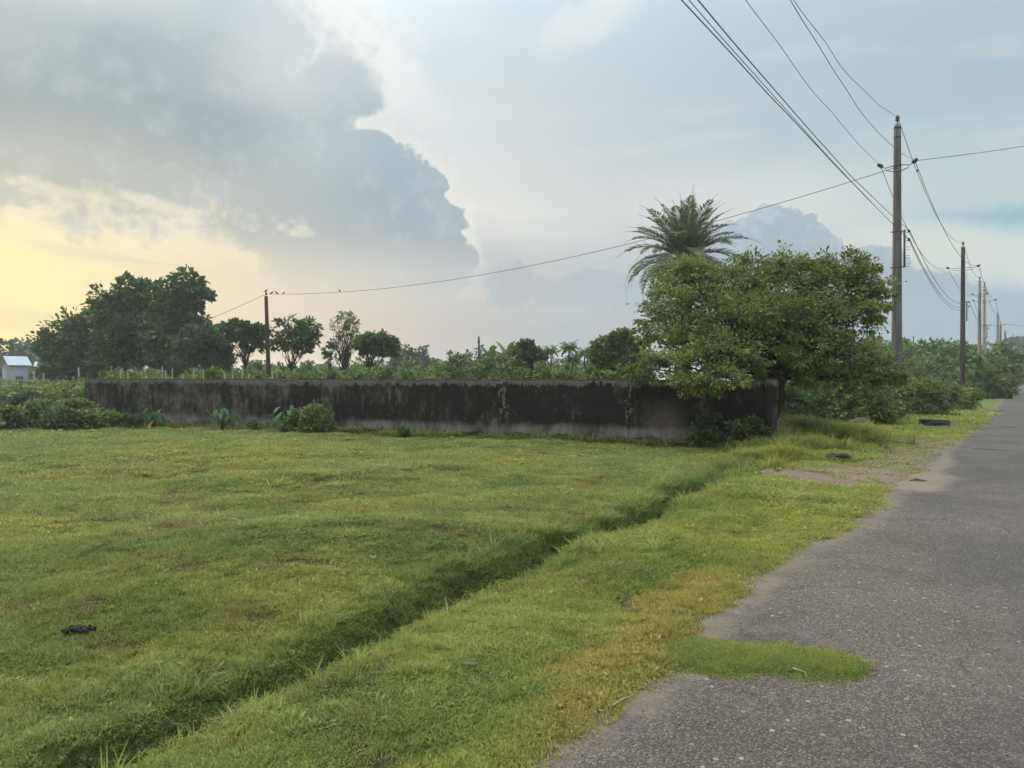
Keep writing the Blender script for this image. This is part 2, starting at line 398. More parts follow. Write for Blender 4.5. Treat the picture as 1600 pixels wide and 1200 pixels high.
def m_road(b, out):
    p = pos(); dust = attr('dust'); crack = attr('crack')
    v1 = new('ShaderNodeTexVoronoi'); link(p, v1.inputs['Vector']); v1.inputs['Scale'].default_value = 92
    v2 = new('ShaderNodeTexVoronoi'); link(p, v2.inputs['Vector']); v2.inputs['Scale'].default_value = 28
    sep1 = new('ShaderNodeSeparateColor'); link(v1.outputs['Color'], sep1.inputs[0])
    sep2 = new('ShaderNodeSeparateColor'); link(v2.outputs['Color'], sep2.inputs[0])
    r1 = S(sep1.outputs[0]); r2 = S(sep2.outputs[0]); h2 = S(sep2.outputs[1])
    base = ramp(r1, [(0.0, (0.076, 0.060, 0.048)), (0.4, (0.130, 0.104, 0.084)), (0.75, (0.172, 0.139, 0.113)), (0.93, (0.215, 0.174, 0.142)), (1.0, (0.28, 0.235, 0.195))])
    base = mixc(smooth(S(v1.outputs['Distance']), 0.35, 0.62)*0.75, base, (0.045, 0.038, 0.033))
    stone = ramp(h2, [(0.0, (0.15, 0.11, 0.085)), (0.5, (0.21, 0.18, 0.15)), (1.0, (0.36, 0.32, 0.28))])
    sm = smooth(r2, 0.93, 0.95)*smooth(S(v2.outputs['Distance']), 0.42, 0.30)
    base = mixc(sm, base, stone)
    big = noise(p, 0.55, 4, 0.55)
    base = mixc(1.0, base, mixc(smooth(big, 0.35, 0.68), (0.84, 0.84, 0.85), (1.22, 1.16, 1.08)), 'MULTIPLY')
    mid = noise(p, 3.0, 4)
    base = mixc(smooth(mid, 0.52, 0.75)*0.35, base, (0.19, 0.15, 0.115))
    tq = attr('across'); wheel = smooth(S.m('ABSOLUTE', tq - 0.15 + (big - 0.5)*0.5), 0.45, 0.1) + smooth(S.m('ABSOLUTE', tq - 1.75 + (big - 0.5)*0.5), 0.45, 0.1)
    base = mixc(wheel*0.30, base, (0.085, 0.074, 0.066))
    st_ = noise(p, 1.4, 5, 0.65, 0.8); base = mixc(smooth(st_, 0.60, 0.72)*0.45, base, (0.060, 0.052, 0.047))
    vc = new('ShaderNodeTexVoronoi', feature='DISTANCE_TO_EDGE'); link(vadd(p, vscale(noise(p, 2.2, 4, 0.6, out='Color'), 0.5)), vc.inputs['Vector']); vc.inputs['Scale'].default_value = 0.62
    ck = smooth(S(vc.outputs['Distance']), 0.012, 0.004)*smooth(noise(p, 0.7, 2), 0.48, 0.58); base = mixc(ck*0.4, base, (0.022, 0.019, 0.017))
    dn = noise(p, 5.0, 5, 0.65)
    base = mixc(smooth(dust + (dn - 0.5)*1.1 + (noise(p, 45, 4, 0.7) - 0.5)*0.8, 0.15, 1.0)*0.9, base, mixc(noise(p, 90, 3), (0.165, 0.122, 0.090), (0.28, 0.212, 0.158)))
    base = mixc(crack, base, (0.02, 0.019, 0.018))
    link(base, b.inputs['Base Color'])
    bump(b, S(v1.outputs['Distance'])*-0.6 + sm*0.8 - crack*2.0 + noise(p, 9, 3)*0.6, 0.75, 0.012)
M_road = mat('worn_asphalt', m_road, 0.85, 0.25)

# ------------------------------------------------------------------ ground
def build_ground():
    front = np.arange(-46, 46.01, 0.22); side = np.concatenate([np.arange(49, 311, 5.0)])
    ang = np.radians(np.concatenate([front, side])); na = len(ang)
    rad = np.concatenate([np.geomspace(0.35, 40, 250), np.geomspace(41.5, 1500, 50)]); nr = len(rad)
    X = rad[:, None]*np.sin(ang)[None]; Y = rad[:, None]*np.cos(ang)[None]
    x = X.ravel(); y = Y.ravel(); z = height(x, y)
    i = np.arange(nr-1)[:, None]*na; j = np.arange(na)[None]; j2 = (j+1) % na
    Q = np.stack([i+j, i+na+j, i+na+j2, i+j2], -1).reshape(-1, 4)
    V = np.stack([x, y, z], -1)
    c = len(V); V = np.vstack([V, [0, 0, -0.06]])
    T = np.stack([np.full(na, c), np.arange(na), (np.arange(na)+1) % na], -1)
    x = V[:, 0]; y = V[:, 1]
    e = edge_n(x, y)
    dirt = np.maximum(dirt_mask(x, y), sst(e, -0.22, 0.05)*0.9)
    dirt = dirt*(1-sst(tongue(x, y), 0.0, 0.2))
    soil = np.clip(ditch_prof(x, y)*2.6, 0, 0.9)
    soil = np.maximum(soil, 0.85*sst(fbm(x+60, y+11, 0.6, 3), 0.66, 0.74)*sst(np.hypot(x, y), 22, 14))
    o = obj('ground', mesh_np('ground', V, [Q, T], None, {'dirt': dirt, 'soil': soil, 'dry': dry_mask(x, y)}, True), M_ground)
    return tag(o, kind='structure')
def dry_mask(x, y):
    n = fbm(x+3, y-8, 0.55, 3)
    m = np.maximum.reduce([blob(x, y, 1060, 945, 0.75, 0.42), blob(x, y, 1090, 915, 0.5, 0.35), blob(x, y, 1040, 975, 0.35, 0.45), blob(x, y, 1010, 1000, 0.5, 0.5)*0.6,
                           blob(x, y, 960, 1050, 0.9, 0.5)*0.7, blob(x, y, 900, 1120, 0.8, 0.5)*0.55, blob(x, y, 830, 880, 1.2, 0.25)*0.45, blob(x, y, 700, 1010, 1.2, 0.3)*0.35])
    return np.clip(sst(m+0.7*(n-0.5), 0.15, 0.75), 0, 1)
build_ground()

def build_road():
    s = np.concatenate([np.arange(-6, 24, 0.09), np.geomspace(24.1, 600, 220)])
    t = np.concatenate([np.linspace(-2.35, -0.6, 30), np.linspace(-0.52, 3.4, 26)])
    Sg, Tg = np.meshgrid(s, t, indexing='ij'); x, y = xy_of(Sg.ravel(), Tg.ravel())
    Tr = Tg.ravel(); Sr = Sg.ravel()
    z = 0.012-0.004*((Tr-0.9)/2.4)**2+0.014*(fbm(x, y, 1.6, 2)-0.5)*sst(np.hypot(x, y), 60, 20)
    e = edge_n(x, y); z = z-0.12*sst(e, -0.06, -0.28)
    dust = sst(e, 0.42, -0.05)*0.80+0.85*sst(np.maximum(blob(x, y, 1440, 722, 2.4, 0.8), blob(x, y, 1450, 752, 1.8, 0.55))+0.8*(fbm(x, y, 0.6, 3)-0.5), 0.0, 0.9)
    dust = np.maximum(dust, 0.7*sst(blob(x, y, 1480, 692, 5.0, 0.6)+0.8*(fbm(x+4, y, 0.7, 3)-0.5), 0.1, 0.9))
    crack = np.zeros_like(x)
    for px, py, rx, ry in ((1545, 703, 0.16, 0.45), (1515, 683, 0.12, 0.35), (1576, 668, 0.2, 0.3), (1290, 1020, 0.05, 0.5)):
        crack = np.maximum(crack, sst(blob(x, y, px, py, rx, ry)+0.5*(fbm(x, y, 0.12, 2)-0.5), 0.25, 0.5))
    ns, ntt = Sg.shape; i = np.arange(ns-1)[:, None]*ntt; j = np.arange(ntt-1)[None]
    Q = np.stack([i+j, i+j+1, i+ntt+j+1, i+ntt+j], -1).reshape(-1, 4)[:, ::-1]
    o = obj('road', mesh_np('road', np.stack([x, y, z], -1), Q, None, {'dust': dust, 'crack': crack, 'across': Tr}, True), M_road)
    tag(o, kind='structure')
build_road()
# ------------------------------------------------------------------ boundary wall
WA = np.array([-15.6, 28.2]); WB = np.array([6.13, 17.8]); WL = float(np.linalg.norm(WB-WA)); WD = (WB-WA)/WL
WN = np.array([WD[1], -WD[0]])           # towards the camera
def wall_u(px):
    """length along the wall at a picture column"""
    k = (px-800)/1200; return (k*WA[1]-WA[0])/(WD[0]-k*WD[1])
def m_wall(b, out):
    uv = attr('wuv', 'GEOMETRY', 'Vector')
    sep = new('ShaderNodeSeparateXYZ'); link(uv, sep.inputs[0]); u, h, hi = (S(o) for o in sep.outputs)
    def stretch(a, c, o=0.0):
        n = new('ShaderNodeCombineXYZ'); link(u*a + o, n.inputs[0]); link(h*c, n.inputs[1]); return S(n.outputs[0])
    streak = noise(stretch(1.0, 0.13), 5.5, 5, 0.62); streak2 = noise(stretch(1.0, 0.10, 31.0), 17.0, 4, 0.6)
    blotch = noise(stretch(1.0, 0.8), 1.1, 5, 0.6, 0.5); fine = noise(stretch(1.0, 1.0), 28.0, 5, 0.7); mid = noise(stretch(1.0, 0.6), 6.0, 5, 0.65)
    black = mixc(fine, (0.008, 0.0075, 0.0075), (0.024, 0.022, 0.021))
    grey = ramp(mid*0.6 + fine*0.4, [(0.3, (0.075, 0.067, 0.060)), (0.5, (0.150, 0.135, 0.120)), (0.7, (0.235, 0.215, 0.195))])
    # the left two thirds have weathered through more than the right
    leftness = smooth(u, WL*0.30, WL*0.72, 1.0, 0.0)
    wear = streak*0.34 + streak2*0.14 + mid*0.30 + blotch*0.55 + leftness*0.085 - 0.17
    show = smooth(wear, 0.50, 0.72)*0.70
    c = mixc(show, black, grey)
    # one paler brown bay near the end
    u0 = wall_u(1040)
    pale = smooth(S.m('ABSOLUTE', u - u0 + (mid - 0.5)*0.5), 0.75, 0.1)*smooth(h, 1.25, 0.45)
    c = mixc(pale*(0.25 + mid*0.5), c, (0.17, 0.145, 0.12))
    # cement coping band, ragged lower edge
    topd = hi - h
    jag = noise(stretch(1.0, 0.4, 9.0), 3.2, 6, 0.72)
    edge = topd - (jag - 0.5)*0.55 - (blotch - 0.5)*0.25
    drip = smooth(streak2*0.6 + streak*0.5, 0.50, 0.66); band = smooth(edge + drip*0.10, 0.20, 0.165)*(1.0 - drip*0.45)
    bandc = ramp(streak2*0.5 + fine*0.5, [(0.32, (0.040, 0.037, 0.034)), (0.5, (0.15, 0.138, 0.125)), (0.68, (0.24, 0.22, 0.20))])
    c = mixc(band*0.92, c, bandc)
    c = mixc(smooth(topd + (fine - 0.5)*0.08, 0.055, 0.015)*0.85, c, (0.020, 0.019, 0.017))
    # flaked lime near the joints
    fl = None
    for px in (790, 985):
        q = smooth(S.m('ABSOLUTE', u - wall_u(px) + (mid - 0.5)*0.7), 0.34, 0.02); fl = q if fl is None else S.m('MAXIMUM', fl, q)
    chips = smooth(noise(stretch(1.0, 0.7, 3.0), 7.0, 6, 0.72)*0.75 + fl*0.30, 0.66, 0.69)*fl*smooth(h, 0.35, 0.85)*0.8
    c = mixc(chips*0.7, c, (0.24, 0.225, 0.21))
    specks = smooth(noise(stretch(1.0, 1.6, 13.0), 13.0, 2, 0.5), 0.715, 0.73)
    c = mixc(specks*0.6, c, (0.24, 0.22, 0.20))
    # paler splash band near the foot, then dark damp footing
    foot = h + (jag - 0.5)*0.34 + (mid - 0.5)*0.10 + (blotch - 0.5)*0.25
    c = mixc(smooth(foot, 0.48, 0.26)*smooth(foot, 0.10, 0.17)*smooth(noise(stretch(1.0, 0.3, 21.0), 0.9, 4, 0.65), 0.32, 0.62, 0.15, 0.95), c, ramp(mid, [(0.3, (0.12, 0.110, 0.102)), (0.7, (0.26, 0.243, 0.228))]))
    c = mixc(smooth(foot, 0.165, 0.13)*0.9, c, mixc(fine, (0.020, 0.017, 0.013), (0.06, 0.048, 0.035)))
    link(c, b.inputs['Base Color'])
    bump(b, fine*0.5 + mid*0.7 + band*0.5 + chips*0.5, 0.6, 0.02)
M_wall = mat('mouldy_plaster', m_wall, 0.92, 0.15)
def build_wall():
    root = empty('boundary_wall', (WA[0], WA[1], 0), 'long low plastered wall black with mould and topped by a pale band', 'wall'); root['kind'] = 'thing'
    th = 0.24
    js = [0.0, wall_u(293), wall_u(505), wall_u(790), wall_u(985), WL-0.26]
    def slab(u0, u1, name, proud=0.0, top=0.0):
        nu = max(3, int((u1-u0)/0.06)); nh = 30
        us = np.linspace(u0, u1, nu); hs = np.linspace(-0.35, 1, nh)
        def hi_f(u): return 1.60+top-0.018*(u/WL)+0.012*(fbm(u*1.0, u*0+3, 0.9, 2)-0.5)+0.055*(fbm(u, u*0+8, 0.22, 3)-0.5)-0.05*sst(fbm(u, u*0+21, 0.45, 2), 0.66, 0.74)
        V = []; A = []
        for side in (1, -1):
            U, H = np.meshgrid(us, hs, indexing='ij'); hi = hi_f(U); Z = np.where(H < 0, H, H*hi)
            off = side*(th/2+proud)+side*0.022*(fbm(U, Z, 0.8, 3)-0.5)+side*0.008*(fbm(U+50, Z, 0.12, 2)-0.5)
            lean = 0.0
            x = WA[0]+WD[0]*U+WN[0]*(off+lean); y = WA[1]+WD[1]*U+WN[1]*(off+lean)
            V.append(np.stack([x, y, Z], -1).reshape(-1, 3)); A.append(np.stack([U, Z, hi], -1).reshape(-1, 3))
        n1 = nu*nh; i = np.arange(nu-1)[:, None]*nh; j = np.arange(nh-1)[None]
        q = np.stack([i+j, i+nh+j, i+nh+j+1, i+j+1], -1).reshape(-1, 4)
        Q = [q, q[:, ::-1]+n1]
        ii = np.arange(nu-1); Q.append(np.stack([ii*nh+nh-1, (ii+1)*nh+nh-1, (ii+1)*nh+nh-1+n1, ii*nh+nh-1+n1], -1))
        jj = np.arange(nh-1)
        Q.append(np.stack([jj, jj+1, jj+1+n1, jj+n1], -1)); o_ = (nu-1)*nh
        Q.append(np.stack([o_+jj, o_+jj+n1, o_+jj+1+n1, o_+jj+1], -1))
        V = np.vstack(V)-np.array([WA[0], WA[1], 0])
        return obj(name, mesh_np(name, V, np.vstack(Q), None, {'wuv': np.vstack(A)}, False), M_wall, root)
    for a, b_ in zip(js[:-1], js[1:]): slab(a+0.004, b_-0.004, 'wall_panel', 0.006*((int(a*7)) % 2))
    slab(WL-0.255, WL, 'end_pillar', 0.035, 0.012)
build_wall()

# ------------------------------------------------------------------ plants
rng = np.random.default_rng(11)
def unit(v): return v/(np.linalg.norm(v, axis=-1, keepdims=True)+1e-9)
def leaf_quads(C, Dr, Nn, L, W, fold=0.0):
    """diamond leaves: centre/base C, direction Dr, face normal Nn, length L, width W"""
    Dr = unit(Dr); side = unit(np.cross(Dr, Nn)); up = np.cross(side, Dr)
    L = np.asarray(L)[:, None] if np.ndim(L) else L; W = np.asarray(W)[:, None] if np.ndim(W) else W
    b = C; t = C+Dr*L - up*L*0.12; m = C+Dr*L*0.45 + up*L*fold
    V = np.stack([b, m+side*W*0.5, t, m-side*W*0.5], 1).reshape(-1, 3)
    n = len(C); Q = np.arange(n*4).reshape(n, 4)
    return V, Q
BARK = plain('bark_dark', (0.050, 0.040, 0.030), 0.9, 0.4, 9, bmp=0.5)
BARK_L = plain('bark_grey', (0.14, 0.115, 0.09), 0.9, 0.35, 9, bmp=0.4)
def sphere_dirs(n, r): v = r.normal(size=(n, 3)); return unit(v)
def crown_mesh(blobs, n_clump, per, leaf, r, droop=0.25, clump_r=0.22, flat=0.75, shell=0.55, wid=0.5, jitter=1.0, spray=0.0):
    """blobs: (centre xyz, radii xyz). Leaves gather in clumps near the lobes' outer half"""
    blobs = [(np.asarray(c, float), np.asarray(q, float)*np.ones(3)) for c, q in blobs]
    wt = np.array([q[0]*q[2]+q[0]*q[1]+q[1]*q[2] for c, q in blobs]); wt /= wt.sum()
    idx = r.choice(len(blobs), n_clump, p=wt)
    c = np.array([b[0] for b in blobs])[idx]; q = np.array([b[1] for b in blobs])[idx]
    rad = shell+(1-shell)*r.random(n_clump)**0.6
    dirs = sphere_dirs(n_clump, r)
    cc = c+dirs*q*rad[:, None]
    cr = clump_r*q.mean(1)*(0.6+0.9*r.random(n_clump))
    n = n_clump*per; k = np.repeat(np.arange(n_clump), per)
    off = sphere_dirs(n, r)*(r.random(n)**0.45)[:, None]; off[:, 2] *= flat
    off = off+spray*dirs[k]*((r.random(n)**2)*2.2)[:, None]
    C = cc[k]+off*cr[k][:, None]
    out = unit(dirs[k]*0.5+off*1.0+r.normal(size=(n, 3))*0.45*jitter); out[:, 2] -= droop
    Nn = unit(r.normal(size=(n, 3))*0.7+np.array([0, 0, 1.0]))
    L = leaf*(0.6+0.8*r.random(n))
    V, Q = leaf_quads(C, out, Nn, L, L*wid*(0.8+0.4*r.random(n)), 0.05)
    v = np.clip(0.5+0.22*r.normal(size=n)+0.16*r.normal(size=n_clump)[k], 0, 1)
    return V, Q, v, cc
def limb(mb, a, b_, r0, r1, r, n=6, wob=0.06, k=6, sag=0.0):
    a = np.asarray(a, float); b_ = np.asarray(b_, float); t = np.linspace(0, 1, n)[:, None]
    L = np.linalg.norm(b_-a); p = a+(b_-a)*t
    w = r.normal(size=(n, 3))*wob*L; w[0] = 0; w[-1] = 0
    p = p+w; p[:, 2] += (np.sin(t*math.pi)*sag*L)[:, 0]
    mb.tube(p, np.linspace(r0, r1, n), k)
    return p
def tree(name, label, cat, base, fork_h, blobs, mat_leaf, r_tr, n_clump, per, leaf, seed, bark=BARK, group=None, limbs=22, lean=(0, 0), cr_kw=None, stems=1, fork_r=0.6):
    r = np.random.default_rng(seed); base = np.asarray(base, float)
    root = empty(name, tuple(base), label, cat, group)
    V, Q, v, cc = crown_mesh(blobs, n_clump, per, leaf, r, **(cr_kw or {}))
    o = obj('crown', mesh_np('crown', V-base, Q, {'v': v}), mat_leaf, root)
    mb = MB(); forks = []
    for s_ in range(stems):
        b0 = base+np.array([(s_-(stems-1)/2)*r_tr*2.4, 0, -0.1])
        f = base+np.array([lean[0]+(s_-(stems-1)/2)*r_tr*5, lean[1], fork_h])
        limb(mb, b0, f, r_tr*1.25, r_tr*fork_r*1.25, r, 7, 0.02, 8); forks.append(f)
    pick = r.choice(len(cc), min(limbs, len(cc)), replace=False)
    for q in pick:
        f = forks[r.integers(len(forks))]
        limb(mb, f-np.array([0, 0, 0.1*r.random()*fork_h]), cc[q], r_tr*fork_r*(0.55+0.25*r.random()), r_tr*0.07, r, 6, 0.05, 5, 0.06)
    mb.build('trunk', bark, root, base, True)
    return root
def px_blobs(lst, d, depth=0.8):
    """lobes given as picture centre and radii at distance d (optional own distance)"""
    out = []
    for it in lst:
        px, py, rx, ry = it[:4]; dd = it[4] if len(it) > 4 else d
        out.append((P(px, py, dd), (rx/1200*dd, rx/1200*dd*depth, ry/1200*dd)))
    return out

G_DARK = [(0.0, (0.0342, 0.0646, 0.0228)), (0.5, (0.076, 0.1254, 0.0418)), (1.0, (0.1615, 0.2185, 0.0684))]
G_MID = [(0.0, (0.048, 0.088, 0.0224)), (0.5, (0.112, 0.176, 0.0448)), (1.0, (0.224, 0.272, 0.08))]
G_LITE = [(0.0, (0.0675, 0.108, 0.027)), (0.5, (0.1418, 0.2025, 0.054)), (1.0, (0.2565, 0.2903, 0.0945))]
G_YEL = [(0.0, (0.060, 0.092, 0.022)), (0.45, (0.150, 0.205, 0.048)), (0.85, (0.265, 0.305, 0.080)), (1.0, (0.38, 0.29, 0.09))]
L_dark = leaf_mat('leaf_dark', G_DARK); L_mid = leaf_mat('leaf_mid', G_MID); L_lite = leaf_mat('leaf_light', G_LITE); L_yel = leaf_mat('leaf_yellowing', G_YEL, 0.38, 0.42)
L_blue = leaf_mat('leaf_bluish', [(0.0, (0.034, 0.068, 0.038)), (0.5, (0.075, 0.125, 0.066)), (1.0, (0.14, 0.19, 0.10))])

# spreading tree over the wall end
def big_tree():
    d = 19.6; base = P(1190, 592, 19.3); base[2] = 0.0
    bl = px_blobs([(1062, 425, 40, 18, 20.8), (1100, 440, 44, 26, 20.6), (1045, 470, 40, 26, 20.2), (1030, 510, 34, 24, 19.8), (1085, 490, 52, 36, 19.4), (1140, 450, 46, 26, 20.2), (1150, 500, 56, 36, 18.8), (1185, 425, 44, 22, 20.9),
                   (1230, 412, 40, 18, 20.8), (1275, 420, 40, 22, 20.6), (1320, 415, 40, 18, 20.4), (1350, 440, 40, 22, 20.0), (1380, 460, 28, 18, 19.6), (1230, 455, 60, 32, 20.4), (1300, 460, 52, 30, 20.0), (1210, 500, 60, 36, 19.2), (1270, 505, 56, 34, 19.0), (1330, 495, 42, 26, 19.2), (1365, 490, 24, 14, 18.8),
                   (1060, 545, 42, 28, 18.8), (1020, 570, 34, 22, 18.8), (1000, 580, 18, 12, 18.6), (1090, 575, 46, 26, 17.8), (1130, 590, 40, 16, 17.2), (1080, 598, 30, 10, 17.3), (1140, 550, 44, 28, 18.0), (1290, 550, 50, 30, 18.8), (1340, 560, 44, 26, 18.6), (1375, 580, 34, 20, 18.5), (1320, 590, 44, 14, 18.5), (1400, 592, 18, 10, 18.4), (1260, 575, 30, 16, 18.8), (1165, 568, 32, 18, 18.0), (1250, 550, 34, 24, 18.4), (1275, 592, 34, 14, 18.5)], d, 0.9)
    return tree('spreading_tree', 'broad low tree with yellowing leaves spreading over the end of the black wall', 'tree', base, 1.75, bl, L_yel, 0.12, 1280, 46, 0.098, 5, BARK, None, 260, lean=(0.28, 0),
                cr_kw=dict(droop=0.15, clump_r=0.36, flat=0.42, shell=0.30, wid=0.52, spray=0.5), stems=2)
big_tree()

# date palm behind it
def date_palm():
    d = 28.5; top = P(1070, 405, d); base = np.array([top[0], d, 0.0]); r = np.random.default_rng(3)
    root = empty('date_palm', tuple(base), 'tall date palm with arching feathery fronds rising behind the spreading tree', 'palm')
    mb = MB(); zs = np.linspace(-0.2, top[2]-base[2]-0.05, 34)
    mb.tube(np.stack([0.04*np.sin(zs*0.7), 0*zs, zs], -1), 0.17+0.025*(np.arange(34) % 2)+0.05*sst(zs, 3.8, 5.2), 9); mb.build('trunk', BARK_L, root)
    mf = leaf_mat('palm_leaflet', [(0.0, (0.070, 0.095, 0.058)), (0.5, (0.165, 0.20, 0.12)), (1.0, (0.28, 0.30, 0.19))], 0.25, 0.4)
    c = np.array([0, 0, top[2]])
    n = 52
    for k in range(n):
        f = k/n; a = k*2.39996
        elev = R(90)-R(102)*f**0.95+r.normal()*0.06        # young upright fronds first, old drooping ones last
        L = 2.72*(0.88+0.2*r.random())
        m = 15; t = np.linspace(0, 1, m); curve = (0.55+1.25*f**0.8)*(0.8+0.4*r.random())
        ang = elev-curve*t**1.4*1.0
        seg = L/(m-1); dirs = np.stack([np.cos(ang)*math.cos(a), np.cos(ang)*math.sin(a), np.sin(ang)], -1)
        pts = c+np.vstack([np.zeros(3), np.cumsum(dirs[:-1]*seg, axis=0)])+np.array([0.10*math.cos(a), 0.10*math.sin(a), 0])
        mb = MB(); mb.tube(pts, np.linspace(0.026, 0.005, m), 4, val=0.9)
        q = 62; ts = np.linspace(0.14, 0.995, q)
        pp = np.stack([np.interp(ts, t, pts[:, i]) for i in range(3)], -1); dd = unit(np.stack([np.interp(ts, t, dirs[:, i]) for i in range(3)], -1))
        side = np.array([-math.sin(a), math.cos(a), 0.0]); up = np.cross(side[None]*np.ones((q, 1)), dd)*-1
        up = np.where(up[:, 2:3] < 0, -up, up)
        for sg in (-1, 1):
            ld = unit(side*sg*0.85+dd*0.62+up*0.22+r.normal(size=(q, 3))*0.10)
            ll = 0.50*np.sin(np.clip(ts*1.05+0.12, 0, 1)*math.pi)**0.55*(0.85+0.3*r.random(q))
            V, Q = leaf_quads(pp, ld, up+r.normal(size=(q, 3))*0.3, ll, 0.043, 0.0)
            mb.add(V, Q, None, np.clip(0.5+0.22*r.normal(size=q)+0.15*(f-0.5), 0, 1))
        mb.build('frond', mf, root)
date_palm()
# ------------------------------------------------------------------ utility poles
def m_conc(col, dark):
    def f(b, out):
        p = pos(); st = new('ShaderNodeVectorMath', operation='MULTIPLY'); link(p, st.inputs[0]); st.inputs[1].default_value = (1, 1, 0.12)
        a = noise(S(st.outputs[0]), 7, 5, 0.6); f_ = noise(p, 30, 4, 0.65)
        c = mixc(smooth(a, 0.35, 0.7), dark, col); c = mixc(1.0, c, mixc(f_, (0.75, 0.75, 0.75), (1.25, 1.25, 1.25)), 'MULTIPLY')
        link(c, b.inputs['Base Color']); bump(b, f_, 0.3, 0.01)
    return f
C_grey = mat('pole_concrete', m_conc((0.165, 0.155, 0.150), (0.085, 0.078, 0.074)), 0.9)
C_dark = mat('pole_blackened', m_conc((0.075, 0.062, 0.055), (0.022, 0.019, 0.018)), 0.9)
C_pale = mat('pole_pale', m_conc((0.40, 0.375, 0.35), (0.24, 0.22, 0.20)), 0.9)
C_tan = mat('pole_tan', m_conc((0.32, 0.265, 0.225), (0.17, 0.13, 0.11)), 0.9)
IRON = plain('galvanised_iron', (0.11, 0.105, 0.10), 0.6, 0.3, 20, 0.4, 0.4)
PORC = plain('brown_porcelain', (0.020, 0.013, 0.012), 0.25, 0.3, 20, 0.5)
WIRE = plain('wire_dark', (0.035, 0.036, 0.038), 0.5, 0.1, 3, 0.4)
def insulator(mb, c, ax, L, r):
    c = np.asarray(c, float); ax = np.asarray(ax, float)/np.linalg.norm(ax)
    prof = [(-0.5, .45), (-0.42, .85), (-0.3, 1.0), (-0.2, .8), (-0.08, .75), (0.0, 1.0), (0.12, .95), (0.2, .7), (0.32, .8), (0.42, .6), (0.5, .25)]
    mb.tube([c+ax*L*p for p, _ in prof], [r*q for _, q in prof], 10)
TDIR = np.array([DC_, -DS_, 0.0]); SDIR = np.array([DS_, DC_, 0.0])       # across / along the road
def pole(label, s, t, H, mat_, r0, r1, arms=True, rack=True, detail=True, lean=(0, 0), arm_z=1.55, rack_z=4.1, armlen=0.42):
    x, y = xy_of(s, t); root = empty('utility_pole', (x, y, 0), label, 'pole', 'concrete utility poles along the road')
    ln = np.array([lean[0], lean[1], 0.0])
    mb = MB(); zz = np.linspace(-0.5, H, 9); mb.tube([ln*z/H+np.array([0, 0, z]) for z in zz], np.interp(zz, [0, H], [r0, r1]), 16 if detail else 8)
    mb.build('shaft', mat_, root, smooth_sh=True)
    at = lambda z: ln*z/H+np.array([0, 0, z])
    rad = lambda z: np.interp(z, [0, H], [r0, r1])
    def band(z, h=0.06):
        b = MB(); b.tube([at(z-h/2), at(z+h/2)], rad(z)+0.014, 14); b.build('band', IRON, root)
    pin = MB(); pin.tube([at(H-0.02), at(H+0.20)], 0.022, 6)
    for sg in (-1, 1): pin.tube([at(H-0.1)+TDIR*sg*(r1+0.015), at(H+0.06)+TDIR*sg*(r1*0.7), at(H+0.10)], 0.014, 5)
    tp = pin.build('top_pin', IRON, root)
    ins = MB(); insulator(ins, at(H+0.31), (0, 0, 1), 0.24, 0.085); ins.build('insulator', PORC, tp); band(H-0.05); band(H-0.42)
    if arms:
        za = H-arm_z
        for sg in (-1, 1):
            b = MB(); e = at(za)+TDIR*sg*(rad(za)+armlen*0.62)+np.array([0, 0, -0.05])
            b.tube([at(za+0.03)+TDIR*sg*rad(za), e+np.array([0, 0, 0.04]), e], 0.017, 6); b.tube([at(za-0.20)+TDIR*sg*rad(za), e+np.array([0, 0, -0.06]), e], 0.017, 6)
            e2 = e+TDIR*sg*armlen*0.38+np.array([0, 0, 0.12]); b.tube([e, e2], 0.016, 6); ab = b.build('arm_bracket', IRON, root)
            ins = MB(); insulator(ins, e2+unit(e2-e)*0.07, e2-e, 0.24, 0.085); ins.build('insulator', PORC, ab)
        band(za+0.03); band(za-0.22)
    if rack:
        z1 = H-rack_z; z0 = z1-1.42; b = MB(); q = TDIR*(rad(z0)+0.09)
        b.box((-0.028, -0.028, z0), (0.028, 0.028, z1+0.05)); b.V[0] = b.V[0]+q
        for k in range(5):
            z = z1-0.02-k*0.33
            if detail:
                for dz in (-0.05, 0.05): b.tube([q+np.array([0, 0, z+dz]), q+TDIR*0.19+np.array([0, 0, z+dz])], 0.008, 4)
        for z in (z1, z0+0.03): b.tube([at(z)-TDIR*(rad(z)+0.08), at(z)-TDIR*rad(z)*0.9], 0.022, 5); b.tube([at(z)+TDIR*rad(z)*0.9, q+np.array([0, 0, z])], 0.022, 5)
        sr = b.build('service_rack', IRON, root); band(z1); band(z0+0.03)
        for k in (0, 1):
            ins = MB(); insulator(ins, q+TDIR*0.15+np.array([0, 0, z1-0.02-k*0.33]), (0, 0, 1), 0.12, 0.055); ins.build('insulator', PORC, sr)
    return dict(root=root, top=np.array([x, y, 0])+at(H+0.38), l=np.array([x, y, 0])+at(H-arm_z)-TDIR*(rad(H)+armlen+0.06)+np.array([0, 0, 0.14]),
                r=np.array([x, y, 0])+at(H-arm_z)+TDIR*(rad(H)+armlen+0.06)+np.array([0, 0, 0.14]),
                k=[np.array([x, y, 0])+TDIR*(rad(H-rack_z)+0.28)+np.array([0, 0, H-rack_z-0.33*i]) for i in range(3)])
p1 = pole('tall grey concrete pole with service rack, nearest one beside the spreading tree', 33.3, -4.15, 11.45, C_grey, 0.215, 0.125, lean=(0.0, 0.0))
p2 = pole('blackened concrete pole standing alone between the near grey pole and the paired poles', 66.6, -3.85, 11.45, C_dark, 0.20, 0.13, armlen=0.8)
p3 = pole('browner pole of the close pair on the verge, standing just in front', 90.0, -3.75, 11.4, C_tan, 0.20, 0.13, rack=False, detail=False, arm_z=1.4)
